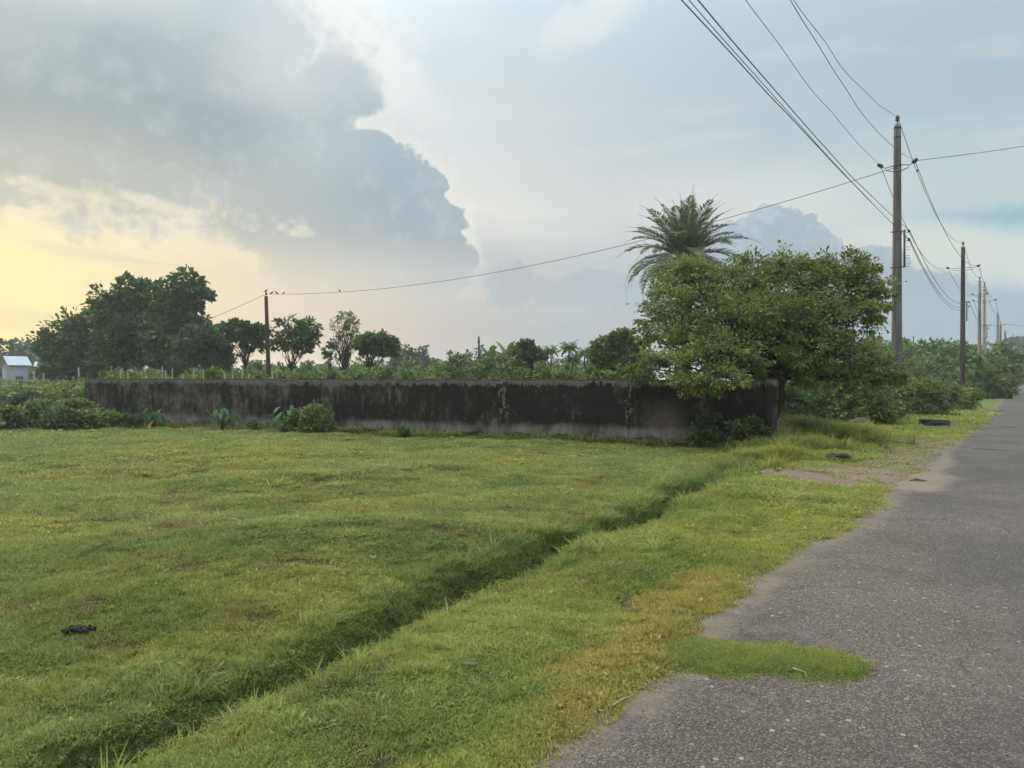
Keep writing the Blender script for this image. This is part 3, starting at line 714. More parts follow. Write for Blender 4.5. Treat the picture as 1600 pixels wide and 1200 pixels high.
p4 = pole('pale grey pole of the close pair on the verge, standing just behind', 95.5, -3.55, 11.4, C_pale, 0.20, 0.13, detail=False, armlen=0.8)
p5 = pole('tan pole far down the road with a shorter pole behind it', 138.0, -3.4, 11.3, C_tan, 0.21, 0.15, rack=False, detail=False, armlen=0.7)
p6 = pole('shorter grey pole almost hidden behind the far tan pole', 150.0, -3.3, 10.4, C_grey, 0.22, 0.15, rack=False, arms=False, detail=False)
p7 = pole('farthest small pole at the end of the row against the trees', 182.0, -3.2, 11.0, C_grey, 0.26, 0.18, rack=False, arms=False, detail=False)

# wires
def wire(label, a, b, sag, r=0.011, n=40, wob=0.0, seed=0, name='power_line', group='overhead wires'):
    a = np.asarray(a, float); b = np.asarray(b, float); t = np.linspace(0, 1, n); p = a+(b-a)*t[:, None]
    p[:, 2] -= sag*4*t*(1-t)
    if wob:
        q = np.random.default_rng(seed); w = (vnoise(t*17+seed*3.1, t*0+seed)-0.5)*2*wob*np.sin(t*math.pi); p[:, 2] += w
        p[:, 0] += (vnoise(t*13+seed*5.7, t*0+seed+9)-0.5)*2*wob*np.sin(t*math.pi)
    mb = MB(); c = p.mean(0); mb.tube(p, r, 5); o = mb.build(name, WIRE, None, c); o.location = c
    return tag(o, label, 'wire', group)
x0, y0 = xy_of(-4.0, -4.0); P0 = np.array([x0, y0, 0])
wire('topmost overhead wire reaching the top insulator of the near grey pole', P0+[0, 0, 11.5], p1['top'], 2.05, 0.0075, 60, 0.05, 1)
wire('upper overhead wire ending at the left arm of the near grey pole', P0-TDIR*0.55+[0, 0, 10.3], p1['l'], 1.0, 0.0075, 60, 0.04, 2)
wire('upper overhead wire ending at the right arm of the near grey pole', P0+TDIR*0.55+[0, 0, 10.5], p1['r'], 1.95, 0.0075, 60, 0.05, 3)
for i, (lab, dz, sg, dt) in enumerate((('highest of three low wires sweeping in to the near pole rack', 0.0, 0.60, 0.06), ('middle one of three low wires sweeping in to the near pole rack', -0.05, 0.40, -0.12), ('lowest of three low wires sweeping in to the near pole rack', -0.32, 0.20, -0.30))):
    wire(lab, P0+TDIR*dt+[0, 0, 7.62+dz], p1['k'][min(i, 1)]-TDIR*(0.02*i), sg, 0.010 if i != 1 else 0.007, 60, 0.015, 4+i)
wire('topmost wire sagging from the near grey pole to the blackened pole', p1['top'], p2['top'], 1.35, 0.012)
wire('wire sagging from the left arm of the near pole to the blackened pole', p1['l'], p2['l'], 1.45, 0.012)
wire('wire sagging from the right arm of the near pole to the blackened pole', p1['r'], p2['r'], 1.25, 0.012)
for i, lab in enumerate(('upper rack wire between near pole and blackened pole', 'middle rack wire between near pole and blackened pole', 'lower rack wire between near pole and blackened pole')):
    wire(lab, p1['k'][min(i, 1)]+[0, 0, -0.08*(i == 2)], p2['k'][0]+[0, 0, 0.1-0.16*i], 1.2+0.06*i, 0.012)
for k, nm in (('top', 'top'), ('l', 'left arm'), ('r', 'right arm')):
    wire(f'wire from the {nm} of the blackened pole to the paired poles', p2[k], p3[k] if k != 'r' else p4[k], 0.75, 0.016)
    wire(f'wire from the {nm} of the paired poles to the far tan pole', p4[k], p5[k], 1.1, 0.018)
wire('rack wire from the blackened pole to the paired poles', p2['k'][0], p4['k'][0], 0.9, 0.016)
wire('thin wire running from the far tan pole towards the road side trees', p5['r'], p5['r']+TDIR*60+[0, 30, -2.5], 0.8, 0.02)
wire('distant wire from far tan pole on to the farthest pole', p5['top'], p7['top'], 1.0, 0.02)

# lone wooden pole beyond the wall, cross wires and birds
lp_b = P(421, 592, 55.0); lp_b[2] = 0; lp_t = P(416, 463, 55.0)
root = empty('wooden_pole', tuple(lp_b), 'thin dark wooden pole standing beyond the wall with birds near its top', 'pole')
mb = MB(); zz = np.linspace(0, 1, 8)[:, None]; mb.tube(lp_b*(1-zz)+lp_t*zz, np.linspace(0.17, 0.13, 8), 8); mb.build('shaft', plain('pole_wood', (0.060, 0.038, 0.028), 0.9, 0.35, 5), root, lp_b, True)
mb = MB(); mb.tube([lp_t-lp_b, lp_t-lp_b+[0, 0, 0.12]], 0.03, 5); insulator(mb, lp_t-lp_b+[0, 0, 0.2], (0, 0, 1), 0.2, 0.09); mb.build('insulator', PORC, root)
wt = lp_t+np.array([0, 0, 0.16]); c1 = p1['root'].location; zc = 9.85
wa = np.array([c1[0], c1[1]-0.14, zc]); SAGX = 1.35
wire('long cross wire from the near grey pole to the wooden pole beyond the wall', wt, wa, SAGX, 0.013, 70)
wire('cross wire leaving the near grey pole over the road', p1['r']+[0.05, 0, -0.02], P(1760, 200, 33.0), 0.1, 0.012)
wire('faint wire descending from the wooden pole behind the dark trees', wt, P(180, 545, 75.0), 0.4, 0.016)
def bird(label, loc, yaw, sc=1.0):
    mb = MB(); L = 0.20*sc
    pts = np.array([(0.62, 0, 0.40), (0.52, 0, 0.40), (0.42, 0, 0.42), (0.30, 0, 0.38), (0.16, 0, 0.22), (-0.06, 0, 0.05), (-0.30, 0, -0.12), (-0.50, 0, -0.26), (-0.85, 0, -0.46)])*L
    rr = np.array([0.01, 0.05, 0.15, 0.17, 0.20, 0.25, 0.20, 0.10, 0.06])*L; pts[:, 2] += 0.16*L
    mb.tube(pts, rr, 8)
    for sg in (-1, 1): mb.tube([(0.0, 0.07*L*sg, -0.05*L), (0.02*L, 0.07*L*sg, -0.2*L)], 0.02*L, 4)
    o = mb.build('bird', plain('bird_feathers', (0.022, 0.020, 0.022), 0.7, 0.2, 30), None, smooth_sh=True); o.location = loc; o.rotation_euler = (0, 0, yaw)
    tag(o, label, 'bird', 'small dark birds perched on wires')
def on_wire(px, a=wt, b=wa, sag=SAGX):
    k = (px-800)/1200; t = (k*a[1]-a[0])/((b[0]-a[0])-k*(b[1]-a[1])); p = a+(b-a)*t; p[2] -= sag*4*t*(1-t); return p+np.array([0, 0, 0.05])
bird('small dark bird on the wire, first one beside the wooden pole', on_wire(425), 0.3, 1.1)
bird('small dark bird on the wire, second one from the wooden pole', on_wire(432.5), 2.8, 1.2)
bird('small dark bird on the wire, third one from the wooden pole', on_wire(444), 1.2, 1.0)
bird('small dark bird on the wire alone, farthest from the wooden pole', on_wire(531), 1.9, 1.1)
bird('small dark bird sitting on the very top of the wooden pole', wt+np.array([0, 0, 0.18]), 0.6, 1.1)
tb = 0.185; pb = p1['top']+(p2['top']-p1['top'])*tb; pb[2] -= 1.35*4*tb*(1-tb)
bird('small dark bird on the topmost wire just past the near grey pole', pb+np.array([0, 0, 0.04]), 0.9, 0.9)

# ------------------------------------------------------------------ trees beyond the wall
FAR = 62.0
def b0(px, d): q = P(px, 592, d); q[2] = 0; return q
kw_far = dict(droop=0.15, clump_r=0.27, flat=0.55, shell=0.35, wid=0.7, spray=0.55)
tree('roadside_tree', 'round dark tree leftmost of the dark clump beyond the wall', 'tree', b0(112, 64), 2.4, px_blobs([(108, 530, 40, 34), (85, 545, 26, 30), (130, 515, 26, 26), (120, 560, 44, 26), (75, 560, 14, 22), (100, 575, 40, 14)], 64), L_dark, 0.22, 330, 26, 0.34, 21, group='trees of the dark clump', cr_kw=kw_far)
tree('roadside_tree', 'wide dark tree at the middle of the clump with a straight trunk', 'tree', b0(196, 62), 2.6, px_blobs([(195, 490, 44, 34), (160, 495, 18, 14), (180, 465, 28, 18), (205, 448, 22, 13), (235, 465, 32, 26), (225, 515, 46, 34), (180, 535, 30, 30), (210, 555, 26, 16), (240, 450, 14, 10), (165, 560, 24, 22), (190, 540, 34, 26)], 62), L_dark, 0.26, 520, 26, 0.33, 22, group='trees of the dark clump', cr_kw=kw_far)
tree('roadside_tree', 'tallest dark tree of the clump with a lobed top and leaning trunk', 'tree', b0(246, 60), 2.4, px_blobs([(290, 442, 22, 17), (300, 460, 26, 16), (318, 463, 16, 8), (275, 470, 26, 24), (300, 485, 14, 12), (330, 464, 10, 5), (265, 505, 40, 32), (290, 520, 36, 26), (275, 550, 40, 24), (285, 572, 32, 14)], 60), L_dark, 0.26, 430, 26, 0.33, 23, group='trees of the dark clump', lean=(-0.6, 0), cr_kw=kw_far)
tree('roadside_tree', 'low dense dark tree at the right end of the clump', 'tree', b0(322, 58), 1.2, px_blobs([(315, 545, 36, 34), (300, 565, 28, 22), (335, 530, 18, 18), (345, 560, 18, 24), (320, 575, 34, 14)], 58), L_blue, 0.2, 300, 26, 0.32, 24, group='trees of the dark clump', cr_kw=kw_far)
tree('field_tree', 'small flat topped tree just left of the wooden pole', 'tree', b0(383, 56), 2.6, px_blobs([(380, 514, 34, 7), (362, 510, 20, 6), (385, 526, 28, 8), (404, 518, 16, 8), (392, 540, 22, 8), (372, 505, 16, 4)], 56), L_dark, 0.10, 260, 18, 0.26, 25, cr_kw=dict(droop=0.1, clump_r=0.16, flat=0.45, shell=0.3, wid=0.7, spray=0.6))
tree('field_tree', 'rounded open crowned tree just right of the wooden pole', 'tree', b0(455, 56), 2.3, px_blobs([(458, 510, 24, 13), (476, 520, 22, 18), (440, 524, 20, 14), (462, 530, 28, 14), (486, 528, 12, 14), (435, 540, 12, 8), (470, 545, 16, 6)], 56), L_dark, 0.09, 210, 16, 0.25, 26, cr_kw=dict(droop=0.15, clump_r=0.22, flat=0.55, shell=0.4, wid=0.65, spray=0.7))
tree('field_tree', 'thin sparse tree with a see through crown of hanging twigs', 'tree', b0(539, 52), 2.0, px_blobs([(540, 505, 22, 16), (532, 515, 14, 22), (550, 515, 14, 20), (540, 495, 16, 8), (556, 530, 10, 16), (526, 535, 8, 14)], 52), L_lite, 0.07, 95, 13, 0.17, 27, BARK, limbs=60, cr_kw=dict(droop=0.5, clump_r=0.22, flat=0.9, shell=0.55, wid=0.5))
tree('field_tree', 'little spindly sapling beside the thin sparse tree', 'tree', b0(517, 52), 1.9, px_blobs([(514, 545, 9, 8), (521, 538, 7, 8), (510, 555, 7, 6)], 52), L_mid, 0.04, 30, 12, 0.2, 28, cr_kw=kw_far)
tree('field_tree', 'small umbrella shaped tree with a dense dark cap of drooping leaves', 'tree', b0(575, 50), 2.3, px_blobs([(580, 534, 22, 12), (600, 538, 22, 13), (566, 542, 12, 9), (612, 545, 10, 10), (590, 528, 18, 7)], 50), L_dark, 0.10, 150, 30, 0.34, 29, cr_kw=dict(droop=0.7, clump_r=0.4, flat=0.6, shell=0.5, wid=0.35))
tree('field_tree', 'grey green far tree low on the skyline between the thin trees and shrubs', 'tree', b0(645, 105), 2.0, px_blobs([(645, 562, 24, 16), (630, 572, 18, 12), (662, 572, 14, 12)], 105), L_blue, 0.25, 120, 20, 0.5, 30, cr_kw=kw_far)
tree('field_tree', 'pointed leafy tree at the right edge of the tall shrub thicket', 'tree', b0(832, 47), 2.0, px_blobs([(818, 548, 12, 14), (826, 562, 16, 18), (838, 560, 14, 14), (822, 575, 20, 12)], 47), L_blue, 0.09, 120, 22, 0.26, 31, cr_kw=kw_far)
tree('field_tree', 'bushy dark green tree partly hidden by the left side of the spreading tree', 'tree', b0(962, 40), 1.6, px_blobs([(950, 540, 20, 14), (972, 530, 18, 12), (985, 545, 22, 18), (945, 562, 24, 16), (970, 565, 30, 16), (1000, 560, 24, 18)], 40), L_mid, 0.13, 230, 26, 0.24, 32, cr_kw=kw_far)

# umbrella-leaved young trees
def rosette_tree(label, tips, d, seed):
    r = np.random.default_rng(seed); base = b0(tips[0][0], d); root = empty('papaya_tree', tuple(base), label, 'tree', 'young trees with umbrella tufts of leaves')
    mb = MB(); lv = MB()
    for (px, py, rad) in tips:
        top = P(px, py, d)-base; rr = rad/1200*d
        limb(mb, (0, 0, -0.1), top, 0.07, 0.04, r, 6, 0.02, 6)
        n = 26
        for k in range(n):
            a = k*2.4; e = R(70)-R(95)*(k/n); L = rr*(0.8+0.35*r.random()); m = 5; t = np.linspace(0, 1, m)
            ang = e-1.1*t; dd = np.stack([np.cos(ang)*math.cos(a), np.cos(ang)*math.sin(a), np.sin(ang)], -1)*L/(m-1)
            pts = top+np.vstack([np.zeros(3), np.cumsum(dd[:-1], 0)])
            q = 9; ts = np.linspace(0.15, 1, q); pp = np.stack([np.interp(ts, t, pts[:, i]) for i in range(3)], -1)
            for sg in (-1, 1):
                ld = np.array([-math.sin(a), math.cos(a), 0])*sg*0.8+unit(dd[-1])*0.7+r.normal(size=(q, 3))*0.15; ld[:, 2] -= 0.35
                V, Q = leaf_quads(pp, ld, np.array([0, 0, 1.0])+r.normal(size=(q, 3))*0.3, rr*0.34*np.ones(q), rr*0.13)
                lv.add(V, Q, None, np.clip(0.5+0.25*r.normal(size=q), 0, 1))
    mb.build('trunk', BARK, root, smooth_sh=True); lv.build('crown', L_mid, root)
rosette_tree('young tuft topped tree on a thin bare stem beside the thicket', [(860, 548, 13)], 46, 41)
rosette_tree('tallest tuft topped young tree with one lower tuft in front', [(889, 543, 16), (895, 562, 13)], 45, 42)
rosette_tree('tuft topped young tree just left of the bushy dark tree', [(914, 551, 13), (922, 548, 9)], 46, 43)

# banana plants
M_ban = leaf_mat('banana_leaf', [(0.0, (0.035, 0.075, 0.030)), (0.5, (0.070, 0.130, 0.050)), (1.0, (0.22, 0.24, 0.06))], 0.35, 0.35)
def big_leaf(mb, base, a, e, L, W, r, curl=1.0, n=9, val=0.5):
    t = np.linspace(0, 1, n); ang = e-curl*t**1.3; dd = np.stack([np.cos(ang)*math.cos(a), np.cos(ang)*math.sin(a), np.sin(ang)], -1)*L/(n-1)
    p = np.asarray(base)+np.vstack([np.zeros(3), np.cumsum(dd[:-1], 0)]); side = np.array([-math.sin(a), math.cos(a), 0.0])
    w = W*np.sin(np.clip(t*0.95+0.05, 0, 1)*math.pi)**0.6*(1+0.12*r.normal(size=n)); w[-1] = 0.01*W
    up = np.cross(dd, side); up = unit(up)*np.where(up[:, 2:3] < 0, -1, 1)
    V = np.stack([p-side*w[:, None]*0.5-up*w[:, None]*0.10*-1, p, p+side*w[:, None]*0.5+up*w[:, None]*0.10], 1).reshape(-1, 3)
    i = np.arange(n-1)[:, None]*3; Q = np.concatenate([np.concatenate([i, i+1, i+4, i+3], 1), np.concatenate([i+1, i+2, i+5, i+4], 1)])
    mb.add(V, Q, None, val)
def banana(label, px, py, d, seed, sc=1.0):
    r = np.random.default_rng(seed); base = b0(px, d); root = empty('banana_plant', tuple(base), label, 'banana plant', 'banana plants in the thicket')
    top = P(px, py, d)-base; mb = MB(); limb(mb, (0, 0, -0.1), top, 0.13, 0.07, r, 5, 0.01, 8); mb.build('stem', L_mid, root, smooth_sh=True)
    for k in range(8):
        m = MB(); big_leaf(m, top, k*2.4+r.random()*0.5, R(80)-R(60)*(k/8), (1.5+0.4*r.random())*sc, 0.42*sc, r, 0.7+1.0*k/8, val=np.clip(0.45+0.2*r.normal(), 0, 1)); m.build('leaf', M_ban, root)
banana('banana plant with one yellow leaf sticking up above the thicket', 792, 566, 47, 51)
banana('banana plant with drooping leaves at the left part of the thicket top', 766, 572, 48, 52)

# shrubs: one builder, each its own spot
def shrub(name, label, px, py_top, d, w_px, mat_, seed, n_clump=90, per=26, leaf=None, group=None, cat='shrub', z0=0.0, kw=None, lobes=6):
    r = np.random.default_rng(seed); base = b0(px, d); base[2] = z0; H = CAMH+(592-py_top)/1200*d-z0; w = w_px/1200*d
    bl = []
    for k in range(lobes):
        a = r.random()*6.28; q = r.random()**0.5*0.55; h = H*(0.30+0.42*r.random())*(1-0.35*q)
        rr = (0.32+0.22*r.random())
        bl.append(((base[0]+math.cos(a)*q*w/2, base[1]+math.sin(a)*q*w/2*0.8, z0+h), (w/2*rr*1.25, w/2*rr, H*0.30)))
    bl.append(((base[0], base[1], z0+H*0.66), (w*0.24, w*0.22, H*0.30)))
    bl.append(((base[0], base[1], z0+H*0.25), (w*0.46, w*0.40, H*0.24)))
    return tree(name, label, cat, base, H*0.35, bl, mat_, 0.035*max(1, H/2), n_clump, per, leaf or 0.10+0.0035*d, seed, BARK, group, 14, cr_kw=kw or dict(droop=0.2, clump_r=0.36, flat=0.75, shell=0.4, wid=0.6), stems=3)
gs = 'shrubs in the thicket beyond the wall'
for i, (px, py, d, w, m, lab) in enumerate([
        (715, 546, 46, 74, L_mid, 'green shrub at the left foot of the thicket beyond the wall'), (745, 538, 48, 60, L_dark, 'dark shrub below the drooping banana plant beyond the wall'),
        (775, 546, 44, 76, L_mid, 'broad green shrub in front of the banana plants'), (806, 540, 46, 60, L_mid, 'tall green shrub below the yellow banana leaf'),
        (850, 564, 42, 56, L_lite, 'pale green shrub left of the tuft topped trees'), (885, 568, 40, 50, L_lite, 'light green shrub under the tallest tuft topped tree'),
        (925, 572, 38, 50, L_lite, 'low light green shrub under the bushy dark tree'), (690, 560, 52, 54, L_lite, 'pale shrub where the thicket thins out on its left'),
        (960, 574, 36, 46, L_lite, 'low pale shrub beside the left edge of the spreading tree'),
        (605, 572, 44, 36, L_lite, 'low pale shrub below the umbrella shaped tree'), (555, 574, 44, 34, L_mid, 'low green shrub at the foot of the thin sparse tree'),
        (440, 570, 42, 30, L_lite, 'pale leafy shrub just right of the wooden pole'), (333, 573, 40, 34, L_lite, 'pale flowering shrub in front of the low dense dark tree'),
        (485, 566, 60, 60, L_mid, 'green shrub under the rounded open crowned tree'), (400, 566, 58, 40, L_dark, 'dark shrub behind the foot of the wooden pole'),
        (640, 576, 40, 50, L_mid, 'low green shrub in front of the grey green far tree'), (520, 578, 40, 40, L_lite, 'low pale shrub at the foot of the spindly sapling')]):
    shrub('shrub', lab, px, py, d, w, m, 100+i, 130, 26, 0.19, gs, kw=dict(droop=0.2, clump_r=0.28, flat=0.6, shell=0.4, wid=0.6, spray=0.5), lobes=9)
# right of the wall end, along the verge
gs = 'shrubs behind the near grey pole'
for i, (px, py, d, w, m, nc, lab) in enumerate([
        (1235, 596, 27.0, 60, L_dark, 110, 'dark shrub close behind the end of the wall'), (1285, 588, 28.0, 110, L_mid, 150, 'green bush under the spreading tree right of the wall end'),
        (1345, 590, 27.0, 110, L_yel, 170, 'yellowish bush in front of the near grey pole on its left'), (1390, 598, 28.6, 70, L_mid, 120, 'green bush hiding the foot of the near grey pole'),
        (1440, 590, 34.0, 90, L_lite, 120, 'green bush just right of the near grey pole'), (1482, 596, 40.0, 84, L_yel, 130, 'rounded yellow green bush below the blackened pole'),
        (1455, 568, 44.0, 100, L_mid, 150, 'tall green bush between the near pole and the blackened pole'), (1415, 556, 42.0, 80, L_lite, 130, 'tall light green bush behind the near grey pole'),
        (1380, 545, 46.0, 90, L_mid, 150, 'tall green bush seen behind the right edge of the spreading tree'), (1510, 612, 52.0, 34, L_mid, 60, 'small bush at the foot of the blackened pole'),
        (1548, 606, 90.0, 24, L_lite, 60, 'low bush behind the paired poles on the verge'), (1300, 560, 34.0, 110, L_dark, 150, 'dark bush behind the trunk of the spreading tree'),
        (1240, 570, 36.0, 80, L_mid, 120, 'green bush seen between wall end and the tree trunk')]):
    shrub('bush', lab, px, py, d, w, m, 140+i, int(nc*1.5), 30, 0.070+0.0022*d, gs, 'bush', kw=dict(droop=0.2, clump_r=0.30, flat=0.6, shell=0.4, wid=0.6, spray=0.5), lobes=10)
# in front of the left wall end
gs = 'bushes at the far wall end'
for i, (px, py, d, w, m, lab) in enumerate([
        (20, 632, 24.6, 80, L_mid, 'low bush at the far left edge of the lawn'), (70, 622, 25.4, 90, L_lite, 'bright green bush left of the far wall end'), (115, 618, 26.4, 80, L_lite, 'bright bush touching the far wall end'),
        (160, 640, 25.2, 80, L_lite, 'low yellow green bush covering the foot of the far wall end'), (100, 640, 24.6, 70, L_dark, 'dark low bush in front of the bright bushes by the far wall end'),
        (200, 650, 25.0, 40, L_dark, 'small dark weed clump at the wall foot beside the yellow green bush'), (40, 612, 30.0, 70, L_blue, 'bluish bush behind the low bushes at the left edge')]):
    shrub('bush', lab, px, py, d, w, m, 170+i, 130, 30, 0.13, gs, 'bush')
# weeds against the wall
shrub('weed_bush', 'leafy weed bush with pale tips standing against the middle of the wall', 496, 630, 22.6, 62, L_yel, 190, 150, 24, 0.10, cat='bush', kw=dict(droop=0.1, clump_r=0.28, flat=0.9, shell=0.5, wid=0.5))
shrub('weed_bush', 'smaller weed bush between the taro leaves and the pale tipped weed', 465, 642, 22.7, 42, L_mid, 191, 90, 24, 0.10, cat='bush')
shrub('weed_bush', 'green weed bush climbing the black wall beside the pale bay', 1106, 632, 18.0, 62, L_dark, 192, 160, 30, 0.085, cat='bush')
shrub('weed_bush', 'broad leaved weed bush at the wall foot near its end pillar', 1172, 650, 17.6, 70, L_dark, 193, 150, 26, 0.10, cat='bush')
shrub('weed_bush', 'sparse little weed at the wall foot under the dark streaks', 632, 664, 21.0, 22, L_mid, 194, 34, 14, 0.08, cat='bush')
shrub('weed_bush', 'tiny weed between two taro plants at the wall foot', 396, 655, 23.2, 18, L_mid, 195, 24, 12, 0.08, cat='bush')
# taro
M_taro = leaf_mat('taro_leaf', [(0.0, (0.030, 0.080, 0.025)), (0.5, (0.055, 0.125, 0.040)), (1.0, (0.10, 0.17, 0.06))], 0.3, 0.35)
M_yell = leaf_mat('taro_leaf_yellow', [(0.0, (0.5, 0.33, 0.03)), (1.0, (0.6, 0.42, 0.05))], 0.3, 0.4)
def taro(label, px, d, hgt, seed, n=7, yellow=False):
    r = np.random.default_rng(seed); base = b0(px, d); root = empty('taro_plant', tuple(base), label, 'taro plant', 'taro plants at the wall foot')
    for k in range(n):
        a = -math.pi/2+(r.random()-0.5)*3.6; e = R(55+30*r.random()); L = hgt*(0.65+0.4*r.random())
        tip = np.array([math.cos(a)*math.cos(e)*1.3+r.normal()*0.1, math.sin(a)*math.cos(e)*0.6, math.sin(e)*(0.75+0.35*r.random())])*L
        st_ = MB(); st_.tube([(0, 0, 0), tip*0.6+[0, 0, 0.04], tip], [0.016, 0.012, 0.008], 5); s_ = st_.build('stalk', L_lite, root)
        lf = MB(); yl = yellow and k == n-1
        if yl: tip = np.array([0.05, -0.15, 0.25])
        big_leaf(lf, tip, a+r.normal()*0.7, R(-10-50*r.random()), 0.30+0.16*r.random(), 0.11+0.05*r.random(), r, 0.9, val=np.clip(0.5+0.25*r.normal(), 0, 1))
        lf.build('leaf', M_yell if yl else M_taro, root)
taro('taro plant with a yellowed leaf, leftmost along the wall foot', 240, 25.1, 0.72, 61, 13, True)
taro('taro plant standing alone at the wall foot, second from the far end', 347, 23.9, 0.72, 62, 14)
taro('taro plant leaning beside the weed bushes at the wall foot', 440, 22.9, 0.80, 63, 15)
taro('taro plant with glossy leaves against the edge of the far wall end', 142, 27.4, 0.95, 64, 12)
# ------------------------------------------------------------------ grass
M_grass = leaf_mat('grass_blade', [(0.0, (0.070, 0.100, 0.020)), (0.35, (0.140, 0.190, 0.036)), (0.75, (0.220, 0.265, 0.056)), (1.0, (0.32, 0.29, 0.11))], 0.42, 0.75, inst=True)
def blade_mesh(name, n, r_spread, lmin, lmax, w, lean, seed, bend=0.6, leafy=0.0):
    """a clump of curved tapering blades, two segments each"""
    r = np.random.default_rng(seed)
    a = r.random(n)*6.283; q = r.random(n)**0.5*r_spread
    b = np.stack([np.cos(a)*q, np.sin(a)*q, -0.004*np.ones(n)], -1)
    az_ = r.random(n)*6.283; L = lmin+(lmax-lmin)*r.random(n)**1.3
    tilt = lean*(0.35+0.65*r.random(n))
    d0 = np.stack([np.cos(az_)*np.sin(tilt), np.sin(az_)*np.sin(tilt), np.cos(tilt)], -1)
    t2 = tilt+bend*(0.4+0.9*r.random(n)); d1 = np.stack([np.cos(az_)*np.sin(t2), np.sin(az_)*np.sin(t2), np.cos(t2)], -1)
    side = np.stack([-np.sin(az_), np.cos(az_), np.zeros(n)], -1); ww = (w*(0.7+0.6*r.random(n)))[:, None]
    m = b+d0*(L*0.52)[:, None]; t = m+d1*(L*0.48)[:, None]
    V = np.stack([b-side*ww*0.4, b+side*ww*0.4, m+side*ww*0.5, m-side*ww*0.5, t], 1).reshape(-1, 3)
    i = np.arange(n)[:, None]*5
    Q = i+np.array([0, 1, 2, 3]); T = i+np.array([3, 2, 4])
    v = np.clip(0.48+0.24*r.normal(size=n), 0, 1)
    me = mesh_np(name, V, [Q, T], {'v': np.concatenate([v, v])}); me.materials.append(M_grass); return me
def proto_col(name, meshes):
    c = bpy.data.collections.new(name)
    for k, me in enumerate(meshes): c.objects.link(bpy.data.objects.new(f'{name}_{k:02d}', me))
    return c
def scatter(name, label, cat, col, pts, rot, scl, idx, tint):
    me = bpy.data.meshes.new(name); me.vertices.add(len(pts)); me.vertices.foreach_set('co', np.asarray(pts, np.float32).ravel())
    for k, v, ty, f in (('rot', rot, 'FLOAT_VECTOR', 'vector'), ('tint', tint, 'FLOAT_VECTOR', 'vector'), ('scl', scl, 'FLOAT_VECTOR', 'vector')):
        me.attributes.new(k, ty, 'POINT').data.foreach_set(f, np.asarray(v, np.float32).ravel())
    me.attributes.new('idx', 'INT', 'POINT').data.foreach_set('value', np.asarray(idx, np.int32))
    o = bpy.data.objects.new(name, me); COL.objects.link(o); me.materials.append(M_grass)
    ng = bpy.data.node_groups.new(name, 'GeometryNodeTree')
    ng.interface.new_socket('Geometry', in_out='INPUT', socket_type='NodeSocketGeometry'); ng.interface.new_socket('Geometry', in_out='OUTPUT', socket_type='NodeSocketGeometry')
    N = ng.nodes; gi = N.new('NodeGroupInput'); go = N.new('NodeGroupOutput'); ci = N.new('GeometryNodeCollectionInfo')
    ci.inputs['Collection'].default_value = col; ci.inputs['Separate Children'].default_value = True; ci.inputs['Reset Children'].default_value = True
    ip = N.new('GeometryNodeInstanceOnPoints'); ip.inputs['Pick Instance'].default_value = True
    def na(nm, dt):
        n = N.new('GeometryNodeInputNamedAttribute'); n.data_type = dt; n.inputs[0].default_value = nm; return n.outputs['Attribute']
    e2r = N.new('FunctionNodeEulerToRotation'); Lk = ng.links.new
    Lk(na('rot', 'FLOAT_VECTOR'), e2r.inputs[0]); Lk(gi.outputs[0], ip.inputs['Points']); Lk(ci.outputs[0], ip.inputs['Instance'])
    Lk(na('idx', 'INT'), ip.inputs['Instance Index']); Lk(e2r.outputs[0], ip.inputs['Rotation']); Lk(na('scl', 'FLOAT_VECTOR'), ip.inputs['Scale']); Lk(ip.outputs[0], go.inputs[0])
    md = o.modifiers.new('scatter', 'NODES'); md.node_group = ng
    return tag(o, label, cat, kind='stuff')
def normals(x, y, e=0.06):
    hx = (height(x+e, y)-height(x-e, y))/(2*e); hy = (height(x, y+e)-height(x, y-e))/(2*e); return hx, hy
def polar_pts(r, n, d0, d1, pw, a0=-41, a1=41):
    """points whose density falls as d**(-pw)"""
    k = 2-pw; u = r.random(n)
    d = d0*(d1/d0)**u if abs(k) < 1e-6 else (d0**k+u*(d1**k-d0**k))**(1/k)
    a = np.radians(a0+(a1-a0)*r.random(n)); return d*np.sin(a), d*np.cos(a), d
def wall_side(x, y):
    q = (x-WA[0])*WD[0]+(y-WA[1])*WD[1]; v = (x-WA[0])*WN[0]+(y-WA[1])*WN[1]; return q, v
